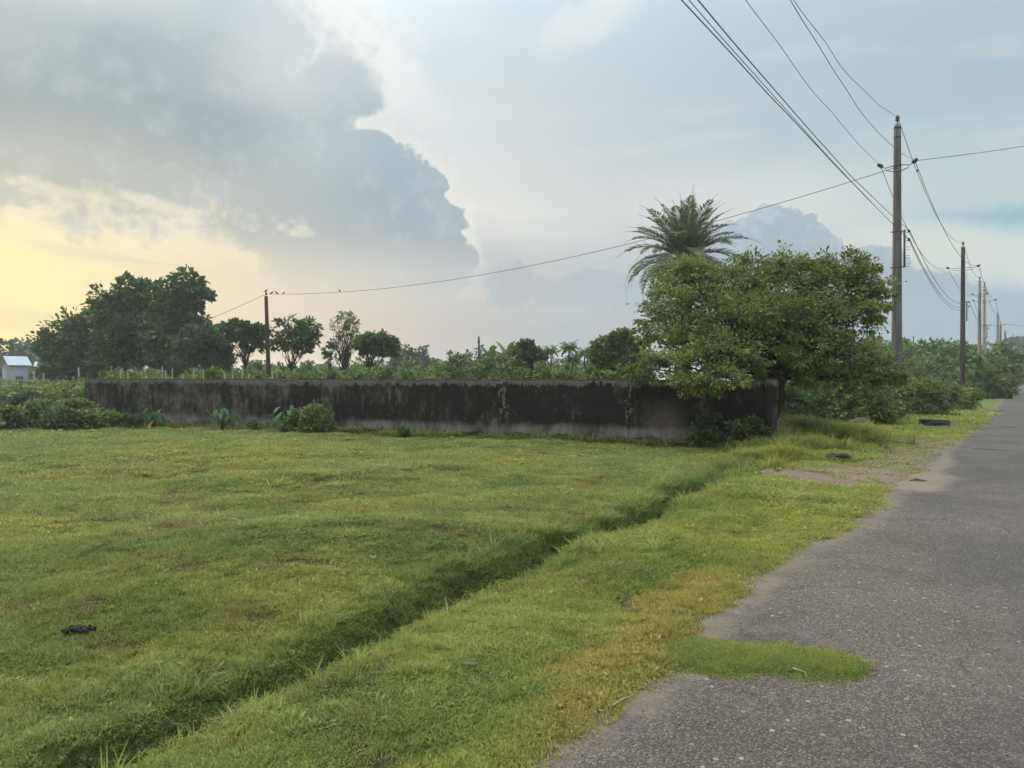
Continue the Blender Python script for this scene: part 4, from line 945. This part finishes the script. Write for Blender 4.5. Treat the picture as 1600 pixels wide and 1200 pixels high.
def tint_of(x, y, r, d):
    n = len(x); A = fbm(x, y, 2.6, 3)[:, None]; B = fbm(x+31, y-17, 0.7, 3)[:, None]; C = fbm(x-11, y+23, 6.0, 2)[:, None]
    s, t = st_of(x, y); verge = sst(t-ditch_t(s), 0.1, 0.6)[:, None]
    T = np.ones((n, 3))
    T = T*(1+(np.array([1.16, 1.07, 0.95])-1)*sst(A, 0.42, 0.66))
    T = T*(1+(np.array([0.74, 0.84, 0.84])-1)*sst(B, 0.50, 0.66))
    T = T*(1+(np.array([1.08, 1.02, 1.0])-1)*sst(C, 0.45, 0.65)*(1-verge))
    T = T*(1+(np.array([1.14, 1.10, 0.92])-1)*verge)
    brown = (0.75*sst(fbm(x+60, y+11, 0.6, 3), 0.63, 0.72)*(1-verge[:, 0])+0.45*sst(fbm(x+20, y+71, 0.35, 2), 0.62, 0.75))[:, None]
    T = T*(1-brown)+np.array([0.85, 0.62, 0.60])*brown
    dr = (dry_mask(x, y)*(0.45+0.55*sst(fbm(x+1, y+9, 0.12, 2), 0.35, 0.6)))[:, None]; T = T*(1-dr)+np.array([1.50, 1.08, 0.95])*dr
    e = edge_n(x, y)[:, None]; k = sst(e, -0.35, -0.05)*0.5*sst(fbm(x+8, y+3, 0.3, 2), 0.35, 0.6)[:, None]; T = T*(1-k)+np.array([1.30, 1.0, 0.92])*k
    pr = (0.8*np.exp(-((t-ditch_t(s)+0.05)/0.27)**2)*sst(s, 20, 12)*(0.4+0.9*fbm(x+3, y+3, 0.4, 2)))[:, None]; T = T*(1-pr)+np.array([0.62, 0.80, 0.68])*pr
    return T*np.array([1.34, 1.18, 1.60])*(0.98+0.36*r.random((n, 1)))
def lawn():
    r = np.random.default_rng(8)
    col = proto_col('grass_clump', [blade_mesh('lawn_clump', 80, 0.10, 0.012, 0.036, 0.0042, 1.15, 300+k, 0.5) for k in range(6)] +
                    [blade_mesh('tuft', 40, 0.07, 0.05, 0.15, 0.0046, 0.75, 310+k, 0.8) for k in range(4)] +
                    [blade_mesh('tall_tuft', 36, 0.07, 0.14, 0.34, 0.0070, 0.62, 320+k, 0.9) for k in range(4)] +
                    [blade_mesh('weed_rosette', 16, 0.03, 0.025, 0.055, 0.016, 1.25, 330+k, 0.4) for k in range(3)])
    X = []
    # low mat
    x, y, d = polar_pts(r, 24000, 2.2, 6.0, 0.5); x2, y2, d2 = polar_pts(r, 62000, 6.0, 45.0, 2.0)
    x = np.r_[x, x2]; y = np.r_[y, y2]; d = np.r_[d, d2]
    e = edge_n(x, y); keep = e < 0.03-0.16*r.random(len(x))
    keep &= (dirt_mask(x, y) < 0.25+0.6*r.random(len(x))**2) | (r.random(len(x)) < 0.10)
    q, v = wall_side(x, y); keep &= ~((np.abs(v) < 0.16) & (q > -0.1) & (q < WL+0.05)) & ~((v < 0) & (q < WL) & (q > 0))
    keep &= ~((fbm(x+60, y+11, 0.6, 3) > 0.69) & (r.random(len(x)) < 0.75))
    keep &= ~((fbm(x+20, y+71, 0.35, 2) > 0.74) & (r.random(len(x)) < 0.6))
    x, y, d = x[keep], y[keep], d[keep]; n = len(x); k = np.maximum(1, d/5.5)**0.85
    tuft = sst(fbm(x+5, y+2, 1.3, 3), 0.50, 0.68); is_t = r.random(n) < 0.02+0.12*tuft
    idx = np.where(is_t, 6+r.integers(0, 4, n), r.integers(0, 6, n))
    sc = k*np.where(is_t, 0.6, 1.0)*(0.75+0.5*r.random(n)); scz = np.where(is_t, k**0.4*(0.40+0.45*r.random(n)), k**0.7*(0.7+0.6*r.random(n)))
    wd = (~is_t) & (r.random(n) < 0.05+0.10*sst(fbm(x+90, y+4, 0.9, 2), 0.5, 0.7)); idx = np.where(wd, 14+r.integers(0, 3, n), idx)
    X.append((x, y, sc, scz, idx))
    # tall grass in the ditch, on its lips and along the wall foot
    m = 5200; s = r.random(m)*24-1; sd_ = np.where(r.random(m) < 0.6, -0.20, 0.24); u = sd_+r.normal(size=m)*0.13; t = ditch_t(s)+u; x, y = xy_of(s, t); d = np.hypot(x, y)
    keep = (r.random(m) < 0.15+0.85*sst(fbm(x+2, y+7, 0.5, 3), 0.38, 0.6)) & (y > 1.5) & (np.abs(u) > 0.07)
    x, y, d = x[keep], y[keep], d[keep]; n = len(x); k = np.maximum(1, d/6)**0.8
    tl = r.random(n) < 0.22; sz_ = k*np.where(tl, 0.30+0.32*r.random(n), 0.45+0.65*r.random(n))
    X.append((x, y, sz_*np.where(tl, 1.5, 1.05), sz_, np.where(tl, 10+r.integers(0, 4, n), 6+r.integers(0, 4, n))))
    q = r.random(1500)*WL; v = 0.16+np.abs(r.normal(size=1500))*0.22; x = WA[0]+WD[0]*q+WN[0]*v; y = WA[1]+WD[1]*q+WN[1]*v
    keep = r.random(1500) < 0.25+0.9*sst(fbm(x, y, 1.0, 2), 0.45, 0.6); x, y = x[keep], y[keep]; n = len(x)
    X.append((x, y, 2.2*(0.7+0.5*r.random(n)), 0.5+0.7*r.random(n), 6+r.integers(0, 8, n)))
    # coarse tussocks: verge right of the wall end, lawn and verge
    for px, py, sp, m, hz_ in ((1285, 690, 0.7, 260, 1.6), (1310, 680, 0.6, 160, 1.5), (1250, 705, 0.6, 160, 1.2), (1220, 785, 0.3, 30, 0.5), (1250, 800, 0.3, 16, 0.4), (1205, 705, 0.4, 60, 1.0), (930, 855, 0.35, 30, 0.5), (540, 745, 0.6, 40, 0.45), (180, 735, 0.7, 40, 0.45), (300, 820, 0.6, 30, 0.4), (660, 735, 0.6, 40, 0.45)):
        gx, gy = G(px, py); x = gx+r.normal(size=m)*sp; y = gy+r.normal(size=m)*sp*0.7; kk = max(1, gy/6)**0.6
        ok = edge_n(x, y) < -0.15; x, y = x[ok], y[ok]; m = len(x)
        X.append((x, y, kk*(0.8+0.5*r.random(m)), hz_*(0.6+0.7*r.random(m)), 10+r.integers(0, 4, m)))
    x = np.concatenate([q[0] for q in X]); y = np.concatenate([q[1] for q in X]); sx = np.concatenate([q[2] for q in X]); sz = np.concatenate([q[3] for q in X]); idx = np.concatenate([q[4] for q in X])
    z = height(x, y); hx, hy = normals(x, y); n = len(x)
    ft = np.where(idx >= 6, 0.2, 0.7); rot = np.stack([np.clip(hy, -0.8, 0.8)*ft, -np.clip(hx, -0.8, 0.8)*ft, r.random(n)*6.283], -1)
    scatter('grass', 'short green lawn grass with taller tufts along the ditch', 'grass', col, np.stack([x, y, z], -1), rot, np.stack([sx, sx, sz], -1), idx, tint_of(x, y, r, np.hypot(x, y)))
    # the tongue of turf on the asphalt
    n = 5200; gx, gy = G(1215, 1035); x = gx+(r.random(n)-0.5)*1.4; y = gy+(r.random(n)-0.5)*1.0; tg = tongue(x, y)
    keep = ((tg > 0.02+0.3*r.random(len(tg))**2) | ((np.maximum(tongue(x+0.03, y+0.04), tongue(x-0.04, y-0.03)) > 0) & (r.random(len(tg)) < 0.10))) & (edge_n(x, y) > -0.12); x, y, tg = x[keep], y[keep], tg[keep]; n = len(x); T = np.ones((n, 3))*np.array([1.35, 1.28, 1.5]); pt = sst(fbm(x, y, 0.16, 3), 0.45, 0.65)[:, None]; T = T*(1-pt)+np.array([1.55, 1.28, 1.3])*pt
    rim = sst(tg, 0.35, 0.0)[:, None]*0.6; T = T*(1-rim)+np.array([1.5, 1.1, 0.75])*rim
    scatter('turf_patch', 'tongue of green turf growing out onto the asphalt', 'grass', col, np.stack([x, y, height(x, y)], -1), np.stack([0*x, 0*x, r.random(n)*6.28], -1), np.stack([0.7+0.3*r.random(n)]*2+[0.35+0.35*r.random(n)], -1), r.integers(0, 6, n), T*(0.85+0.3*r.random((n, 1))))
    # straw tuft by the end pillar
    n = 26; gx, gy = G(1214, 722); x = gx+r.normal(size=n)*0.12; y = gy+r.normal(size=n)*0.12
    scatter('straw_tuft', 'pale dry straw tuft growing below the end pillar', 'grass', col, np.stack([x, y, height(x, y)], -1), np.stack([0*x, 0*x, r.random(n)*6.28], -1), np.stack([1.6+0*x, 1.6+0*x, 1.3+0.6*r.random(n)], -1), 10+r.integers(0, 4, n), np.ones((n, 3))*np.array([1.9, 1.45, 1.3]))
lawn()

# ------------------------------------------------------------------ far masses
def mass(name, label, cat, blobs, mat_, nc, per, leaf, seed, **kw):
    r = np.random.default_rng(seed); V, Q, v, cc = crown_mesh(blobs, nc, per, leaf, r, **{**dict(droop=0.1, clump_r=0.30, flat=0.7, shell=0.5, wid=0.8), **kw})
    return tag(obj(name, mesh_np(name, V, Q, {'v': v}), mat_), label, cat, kind='stuff')
def row(p0, p1, d, top0, top1, n, w, seed, depth=1.0, h=0.62, jit=3.0):
    r = np.random.default_rng(seed); out = []
    for k in range(n):
        f = (k+r.random())/n; px = p0+(p1-p0)*f; dd = d*(0.92+0.22*r.random()); py = top0+(top1-top0)*f+r.normal()*jit
        ztop = CAMH+(592-py)/1200*dd; ww = w/1200*dd*(0.7+0.6*r.random())
        out.append(((((px-800)/1200*dd), dd, ztop*h), (ww, ww*depth, ztop*(1-h))))
        out.append(((((px-800)/1200*dd), dd, ztop*0.3), (ww*1.1, ww*depth, ztop*0.32)))
    return out
mass('distant_trees', 'far line of grey green trees along the horizon beyond the wall', 'trees', row(400, 1020, 150, 566, 564, 26, 22, 71, jit=6.0)+row(-120, 75, 120, 530, 535, 12, 24, 72)+row(-700, -100, 130, 530, 530, 16, 34, 78), L_blue, 1500, 22, 0.85, 73)
mass('distant_trees', 'green wooded belt behind the row of poles', 'trees', row(1290, 1560, 84, 535, 534, 16, 26, 74)+row(1330, 1560, 66, 556, 565, 12, 24, 75), L_mid, 1500, 26, 0.5, 76)
mass('distant_trees', 'darker trees closing the far end of the road', 'trees', row(1545, 1900, 190, 534, 500, 16, 22, 77)+row(1575, 1640, 230, 522, 520, 5, 14, 79), L_dark, 900, 26, 0.9, 80)
mass('undergrowth', 'dense green bushes and weeds filling the gaps between the trees beyond the wall', 'plants', row(60, 640, 74, 566, 570, 34, 17, 87, jit=7.0)+row(640, 1000, 62, 568, 572, 18, 15, 88, jit=6.0), L_mid, 1500, 22, 0.30, 89)
mass('undergrowth', 'tangled green undergrowth showing above the top of the wall', 'plants', row(170, 1000, 44, 579, 580, 60, 13, 81, jit=5.0), L_lite, 2600, 18, 0.16, 82, clump_r=0.45)
mass('crop_plants', 'pale green vegetable crop in the field left of the wall', 'plants', row(-160, 165, 48, 598, 598, 40, 14, 83, 2.5), L_lite, 900, 22, 0.16, 84, clump_r=0.5)
mass('crop_plants', 'rough green weeds in front of the bamboo rails at the left edge', 'plants', row(-160, 140, 33, 606, 606, 24, 16, 85, 1.6), L_mid, 620, 22, 0.16, 86, clump_r=0.5)

# bamboo stakes and rails
BAM = plain('dry_bamboo', (0.30, 0.25, 0.18), 0.7, 0.35, 8)
r = np.random.default_rng(90)
def stake(label, px, py, d, lean, rad=0.022, group='bamboo stakes beyond the wall'):
    b = b0(px, d); t = P(px+lean, py, d)-b; mb = MB(); mb.tube(np.array([[0, 0, -0.1], t*0.5+[0.02, 0, 0], t]), rad, 6)
    o = mb.build('bamboo_stake', BAM); o.location = b; tag(o, label, 'stake', group)
ORD = ['first', 'second', 'third', 'fourth', 'fifth', 'sixth', 'seventh', 'eighth', 'ninth', 'tenth', 'eleventh', 'twelfth', 'thirteenth', 'fourteenth', 'fifteenth']
for o_, px in zip(ORD, (188, 200, 221, 252, 258, 270, 284, 302, 317, 352, 365, 378, 388, 424, 432)):
    stake(f'thin bamboo stake above the wall, {o_} from the left of its row', px, 572+r.random()*13, 36+r.random()*3, r.normal()*1.2)
stake('leaning pale bamboo stake in front of the round dark tree', 125, 574, 52, -2.5, 0.05)
stake('straight pale bamboo stake at the left field edge', 19, 582, 50, 0.5, 0.045)
stake('short bamboo stake below the small white roof', 53, 580, 50, 0, 0.035)
stake('short bamboo stake just right of the small white roof', 68, 583, 50, 0, 0.035)
for lab, pa, pb_, d in (('long lower bamboo rail running to the far wall end', (-60, 604), (140, 606), 40), ('upper bamboo rail across the vegetable field', (-60, 592), (62, 594), 46), ('second lower bamboo rail lying just below the long one', (40, 608), (136, 605), 39.6)):
    a = P(*pa, d); b = P(*pb_, d); mb = MB(); t = np.linspace(0, 1, 9)[:, None]; p = a+(b-a)*t; p[:, 2] += 0.05*np.sin(t[:, 0]*5); c = p.mean(0); mb.tube(p, 0.03, 6)
    o = mb.build('bamboo_rail', BAM, None, c); o.location = c; tag(o, lab, 'rail', 'bamboo rails of the field')
    for f in (0.05, 0.35, 0.65, 0.95):
        q = a+(b-a)*f; m = MB(); m.tube([(q-c)*[1, 1, 0]+[0, 0, -c[2]-0.1], q-c+[0, 0, 0.08]], 0.022, 5); m.build('post', BAM, o)

# houses far left
TIN = plain('tin_roof', (0.42, 0.46, 0.50), 0.45, 0.12, 3, 0.5, 0.2); HW = plain('house_wall', (0.26, 0.27, 0.29), 0.9, 0.2, 2)
def house(label, px, d, w, dep, eave, ridge, yaw):
    b = b0(px, d); root = empty('tin_roof_house', tuple(b), label, 'house', 'tin roofed houses at the left edge'); root.rotation_euler = (0, 0, yaw)
    m = MB(); m.box((-w/2, -dep/2, -0.2), (w/2, dep/2, eave)); m.add([(-w/2, -dep/2, eave), (-w/2, dep/2, eave), (-w/2, 0, ridge), (w/2, -dep/2, eave), (w/2, dep/2, eave), (w/2, 0, ridge)], None, [(0, 2, 1), (3, 4, 5)]); m.build('wall', HW, root)
    for sg in (-1, 1):
        m = MB(); n = 40; xs = np.linspace(-w/2-0.35, w/2+0.35, n); wv = 0.03*(np.arange(n) % 2)
        y1 = sg*(dep/2+0.2); z1 = eave-0.2*(ridge-eave)/(dep/2)
        V = np.concatenate([np.stack([xs, 0*xs, ridge+0.05+wv], -1), np.stack([xs, 0*xs+y1, z1+0.05+wv], -1)]); i = np.arange(n-1); m.add(V, np.stack([i, i+1, i+n+1, i+n], -1)); m.build('roof_sheet', TIN, root)
    m = MB(); m.box((-0.4, -dep/2-0.06, 0), (0.4, -dep/2-0.002, 1.9)); m.build('door', BARK, root)
house('low house with a pale tin roof at the left edge of the field', 24, 92, 2.0, 1.9, 3.35, 4.25, R(58))
house('small shed with a white tin roof beside the pale roofed house', 66, 96, 0.9, 1.2, 3.2, 3.7, R(20))

# slim poles on the skyline
for lab, px, py, d in (('first thin distant pole above the far grey green tree', 633, 537, 160), ('second thin distant pole behind the far grey green tree', 655, 541, 160), ('third thin distant pole right of the far grey green tree', 667, 545, 160), ('thin bare pole rising from the left part of the thicket', 748, 526, 50), ('thin mast far off between the near pole and blackened pole', 1427, 525, 190)):
    b = b0(px, d); h = P(px, py, d)[2]; m = MB(); m.tube([(0, 0, -0.2), (0.05, 0, h*0.6), (0.0, 0, h)], 0.07 if d < 60 else 0.13, 6); m.tube([(-0.5 if d > 60 else -0.1, 0, h-0.35), (0.5 if d > 60 else 0.1, 0, h-0.35)], 0.04, 5)
    o = m.build('slim_pole', C_dark); o.location = b; tag(o, lab, 'pole', 'slim poles on the skyline')

# ------------------------------------------------------------------ rubble, clods, litter
def lump(name, label, cat, loc, size, mat_, seed, rough=0.35, blocky=0.0, yaw=0.0, group=None, sub=3):
    bm = bmesh.new(); bmesh.ops.create_icosphere(bm, subdivisions=sub, radius=1.0); rr = np.random.default_rng(seed); o1, o2 = rr.random(2)*50
    for v in bm.verts:
        p = np.array(v.co)
        if blocky: p = np.sign(p)*np.abs(p)**(1-blocky); 
        k = 1+rough*(float(fbm(np.array([p[0]*1.3+o1]), np.array([p[1]*1.3+p[2]*1.7+o2]), 1.0, 3)[0])-0.5)*2
        v.co = Vector((p[0]*size[0]*k, p[1]*size[1]*k, max(p[2]*size[2]*k, -size[2]*0.6)))
    me = bpy.data.meshes.new(name); bm.to_mesh(me); bm.free()
    o = obj(name, me, mat_); o.location = loc; o.rotation_euler = (0, 0, yaw); return tag(o, label, cat, group)
def gp(px, py, up=0.0): x, y = G(px, py); return (x, y, float(height(np.array([x]), np.array([y]))[0])+up)
SOIL = plain('dark_soil', (0.060, 0.048, 0.036), 0.95, 0.6, 14, bmp=0.8); CONC = plain('broken_concrete', (0.045, 0.040, 0.036), 0.95, 0.5, 7, bmp=0.7); MOUND = plain('grey_earth', (0.10, 0.085, 0.068), 0.95, 0.35, 8, bmp=0.8)
lump('earth_mound', 'rounded grey earth mound at the edge of the bushes left of the near pole', 'mound', gp(1345, 674, 0.05), (0.42, 0.35, 0.36), MOUND, 1, 0.25)
lump('concrete_block', 'broken blackened concrete block lying on the grass beside the road', 'rubble', gp(1462, 667, 0.06), (0.42, 0.22, 0.17), CONC, 2, 0.55, 0.55, 0.1, sub=4)
lump('concrete_slab', 'flat dark slab fragment in front of the grey earth mound', 'rubble', gp(1362, 677, 0.03), (0.32, 0.2, 0.08), CONC, 3, 0.6, 0.35, 0.4, sub=4)
for i, (px, py, sx, lab) in enumerate(((1362, 685, 0.13, 'dark soil clod just below the flat slab fragment'), (1376, 690, 0.16, 'long dark soil clod on the verge grass'), (1380, 699, 0.15, 'largest dark soil clod on the verge grass'), (1386, 703, 0.10, 'small dark soil clod beside the largest one'), (1310, 722, 0.28, 'dark earth heap on the bare patch below the straw tuft'), (1440, 752, 0.22, 'flat dark soil heap at the tip of the bare patch'), (1245, 697, 0.5, 'dark heap of earth in the shade right of the end pillar'))):
    lump('soil_clod', lab, 'clod', gp(px, py, 0.02), (sx*0.75, sx*0.5, sx*0.3), SOIL, 10+i, 0.9, 0, i*0.7, sub=4, group='dark soil clods on the verge')
DUNG = plain('dried_dung', (0.040, 0.034, 0.032), 0.9, 0.5, 40, bmp=0.6)
def dung():
    mb = MB(); rr = np.random.default_rng(4)
    for k in range(26):
        c = np.array([rr.normal()*0.045, rr.normal()*0.025, 0.022+0.010*rr.random()]); a = rr.random()*6.28; L = 0.018+0.02*rr.random(); dv = np.array([math.cos(a), math.sin(a)*0.5, 0.25*rr.normal()])*L
        mb.tube([c-dv, c-dv*0.5, c+dv*0.5, c+dv], np.array([0.3, 1, 1, 0.3])*0.012, 6)
    o = mb.build('dung_pile', DUNG, None, smooth_sh=True); o.location = gp(122, 987); tag(o, 'small dark dried dung pile on the lawn near the left edge', 'dung')
dung()
def litter(name, label, loc, size, mat_, seed, cat):
    rr = np.random.default_rng(seed); n = 7; g = np.linspace(-1, 1, n); Xg, Yg = np.meshgrid(g, g, indexing='ij')
    V = np.stack([Xg*size, Yg*size*0.5*(1-0.6*Xg**2), size*0.35*(fbm(Xg*2+seed, Yg*2, 0.8, 2))+0.01], -1).reshape(-1, 3); i = np.arange(n-1)[:, None]*n; j = np.arange(n-1)[None]
    Vb = V-np.array([0, 0, 0.004]); Q = np.stack([i+j, i+n+j, i+n+j+1, i+j+1], -1).reshape(-1, 4)
    o = obj(name, mesh_np(name, np.vstack([V, Vb]), np.vstack([Q, Q[:, ::-1]+n*n])), mat_); o.location = loc; o.rotation_euler = (0, 0, rr.random()*6); tag(o, label, cat)
DRY = plain('dry_leaf', (0.20, 0.125, 0.085), 0.8, 0.35, 30); WHITE = plain('white_litter', (0.75, 0.75, 0.73), 0.6, 0.1, 9)
litter('dead_leaf', 'curled brown dead leaf lying on the verge grass', gp(733, 1054, 0.0), 0.045, DRY, 1, 'leaf')
litter('dead_leaf', 'brown dead leaf on the grass beside the dry patch', gp(940, 862, 0.01), 0.045, DRY, 2, 'leaf')
litter('paper_scrap', 'white scrap of litter at the far edge of the asphalt', gp(1549, 646, 0.03), 0.16, WHITE, 3, 'litter')
litter('paper_scrap', 'tiny white scrap on the dark soil heap by the road', gp(1436, 757, 0.03), 0.035, WHITE, 4, 'litter')
def twig(label, pts, seed):
    q = np.array([gp(*p, 0.02) for p in pts]); c = q.mean(0); mb = MB(); mb.tube(q, np.linspace(0.006, 0.003, len(q)), 5); o = mb.build('twig', plain('twig_straw', (0.33, 0.25, 0.14), 0.8, 0.3, 30), None, c); o.location = c; tag(o, label, 'twig', 'dry twigs at the asphalt edge')
twig('bent dry straw stem lying across the asphalt edge near the bottom', [(958, 1114), (975, 1103), (985, 1098)], 1)
twig('thin straw stem lying flat at the tip of the turf tongue', [(1346, 1028), (1351, 1042), (1346, 1054), (1330, 1060)], 2)
twig('dry grass stem lying on the lower edge of the turf tongue', [(1240, 1053), (1258, 1059), (1275, 1066)], 3)

# loose stones on the asphalt
def pebbles():
    rr = np.random.default_rng(6); n = 1500; x, y, d = polar_pts(rr, n, 2.2, 14, 1.5, -12, 41); e = edge_n(x, y); s, t = st_of(x, y)
    ok = (e > 0.04) & (t < 3.2) & (tongue(x, y) <= 0); x, y, d = x[ok], y[ok], d[ok]; n = len(x); sz = 0.0035+0.0075*rr.random(n)**2.5
    o8 = np.array([(1, 0, 0), (-1, 0, 0), (0, 1, 0), (0, -1, 0), (0, 0, 0.6), (0, 0, -0.6)], float); f8 = np.array([(0, 2, 4), (2, 1, 4), (1, 3, 4), (3, 0, 4), (2, 0, 5), (1, 2, 5), (3, 1, 5), (0, 3, 5)])
    a = rr.random(n)*6.28; ca, sa = np.cos(a), np.sin(a); V = o8[None]*sz[:, None, None]*(0.7+0.6*rr.random((n, 6, 1))); V = np.stack([V[..., 0]*ca[:, None]-V[..., 1]*sa[:, None], V[..., 0]*sa[:, None]+V[..., 1]*ca[:, None], V[..., 2]], -1)
    z = 0.012-0.004*((st_of(x, y)[1]-0.9)/2.4)**2+0.014*(fbm(x, y, 1.6, 2)-0.5); V += np.stack([x, y, z+sz*0.25], -1)[:, None]
    F = (f8[None]+np.arange(n)[:, None, None]*6).reshape(-1, 3)
    m = leaf_mat('loose_stone', [(0.0, (0.10, 0.085, 0.075)), (0.6, (0.19, 0.16, 0.135)), (1.0, (0.36, 0.32, 0.28))], 0.0, 0.8)
    tag(obj('gravel', mesh_np('gravel', V.reshape(-1, 3), F, {'v': np.repeat(rr.random(n), 8)}, None, True), m), 'loose pale stones scattered on the asphalt', 'gravel', kind='stuff')
pebbles()

# ------------------------------------------------------------------ haze in the air
def haze():
    mb = MB(); mb.box((-1520, -1520, -1.7), (1520, 1520, 14.5))
    m = bpy.data.materials.new('haze_air'); m.use_nodes = True; nt = m.node_tree; nt.nodes.remove(nt.nodes['Principled BSDF'])
    v = nt.nodes.new('ShaderNodeVolumePrincipled'); v.inputs['Color'].default_value = (0.86, 0.90, 0.95, 1); v.inputs['Density'].default_value = 0.0007; v.inputs['Anisotropy'].default_value = 0.25
    nt.links.new(v.outputs[0], nt.nodes['Material Output'].inputs['Volume'])
    o = mb.build('haze', m); tag(o, 'thin evening haze softening the far trees', 'haze', kind='stuff')
haze()
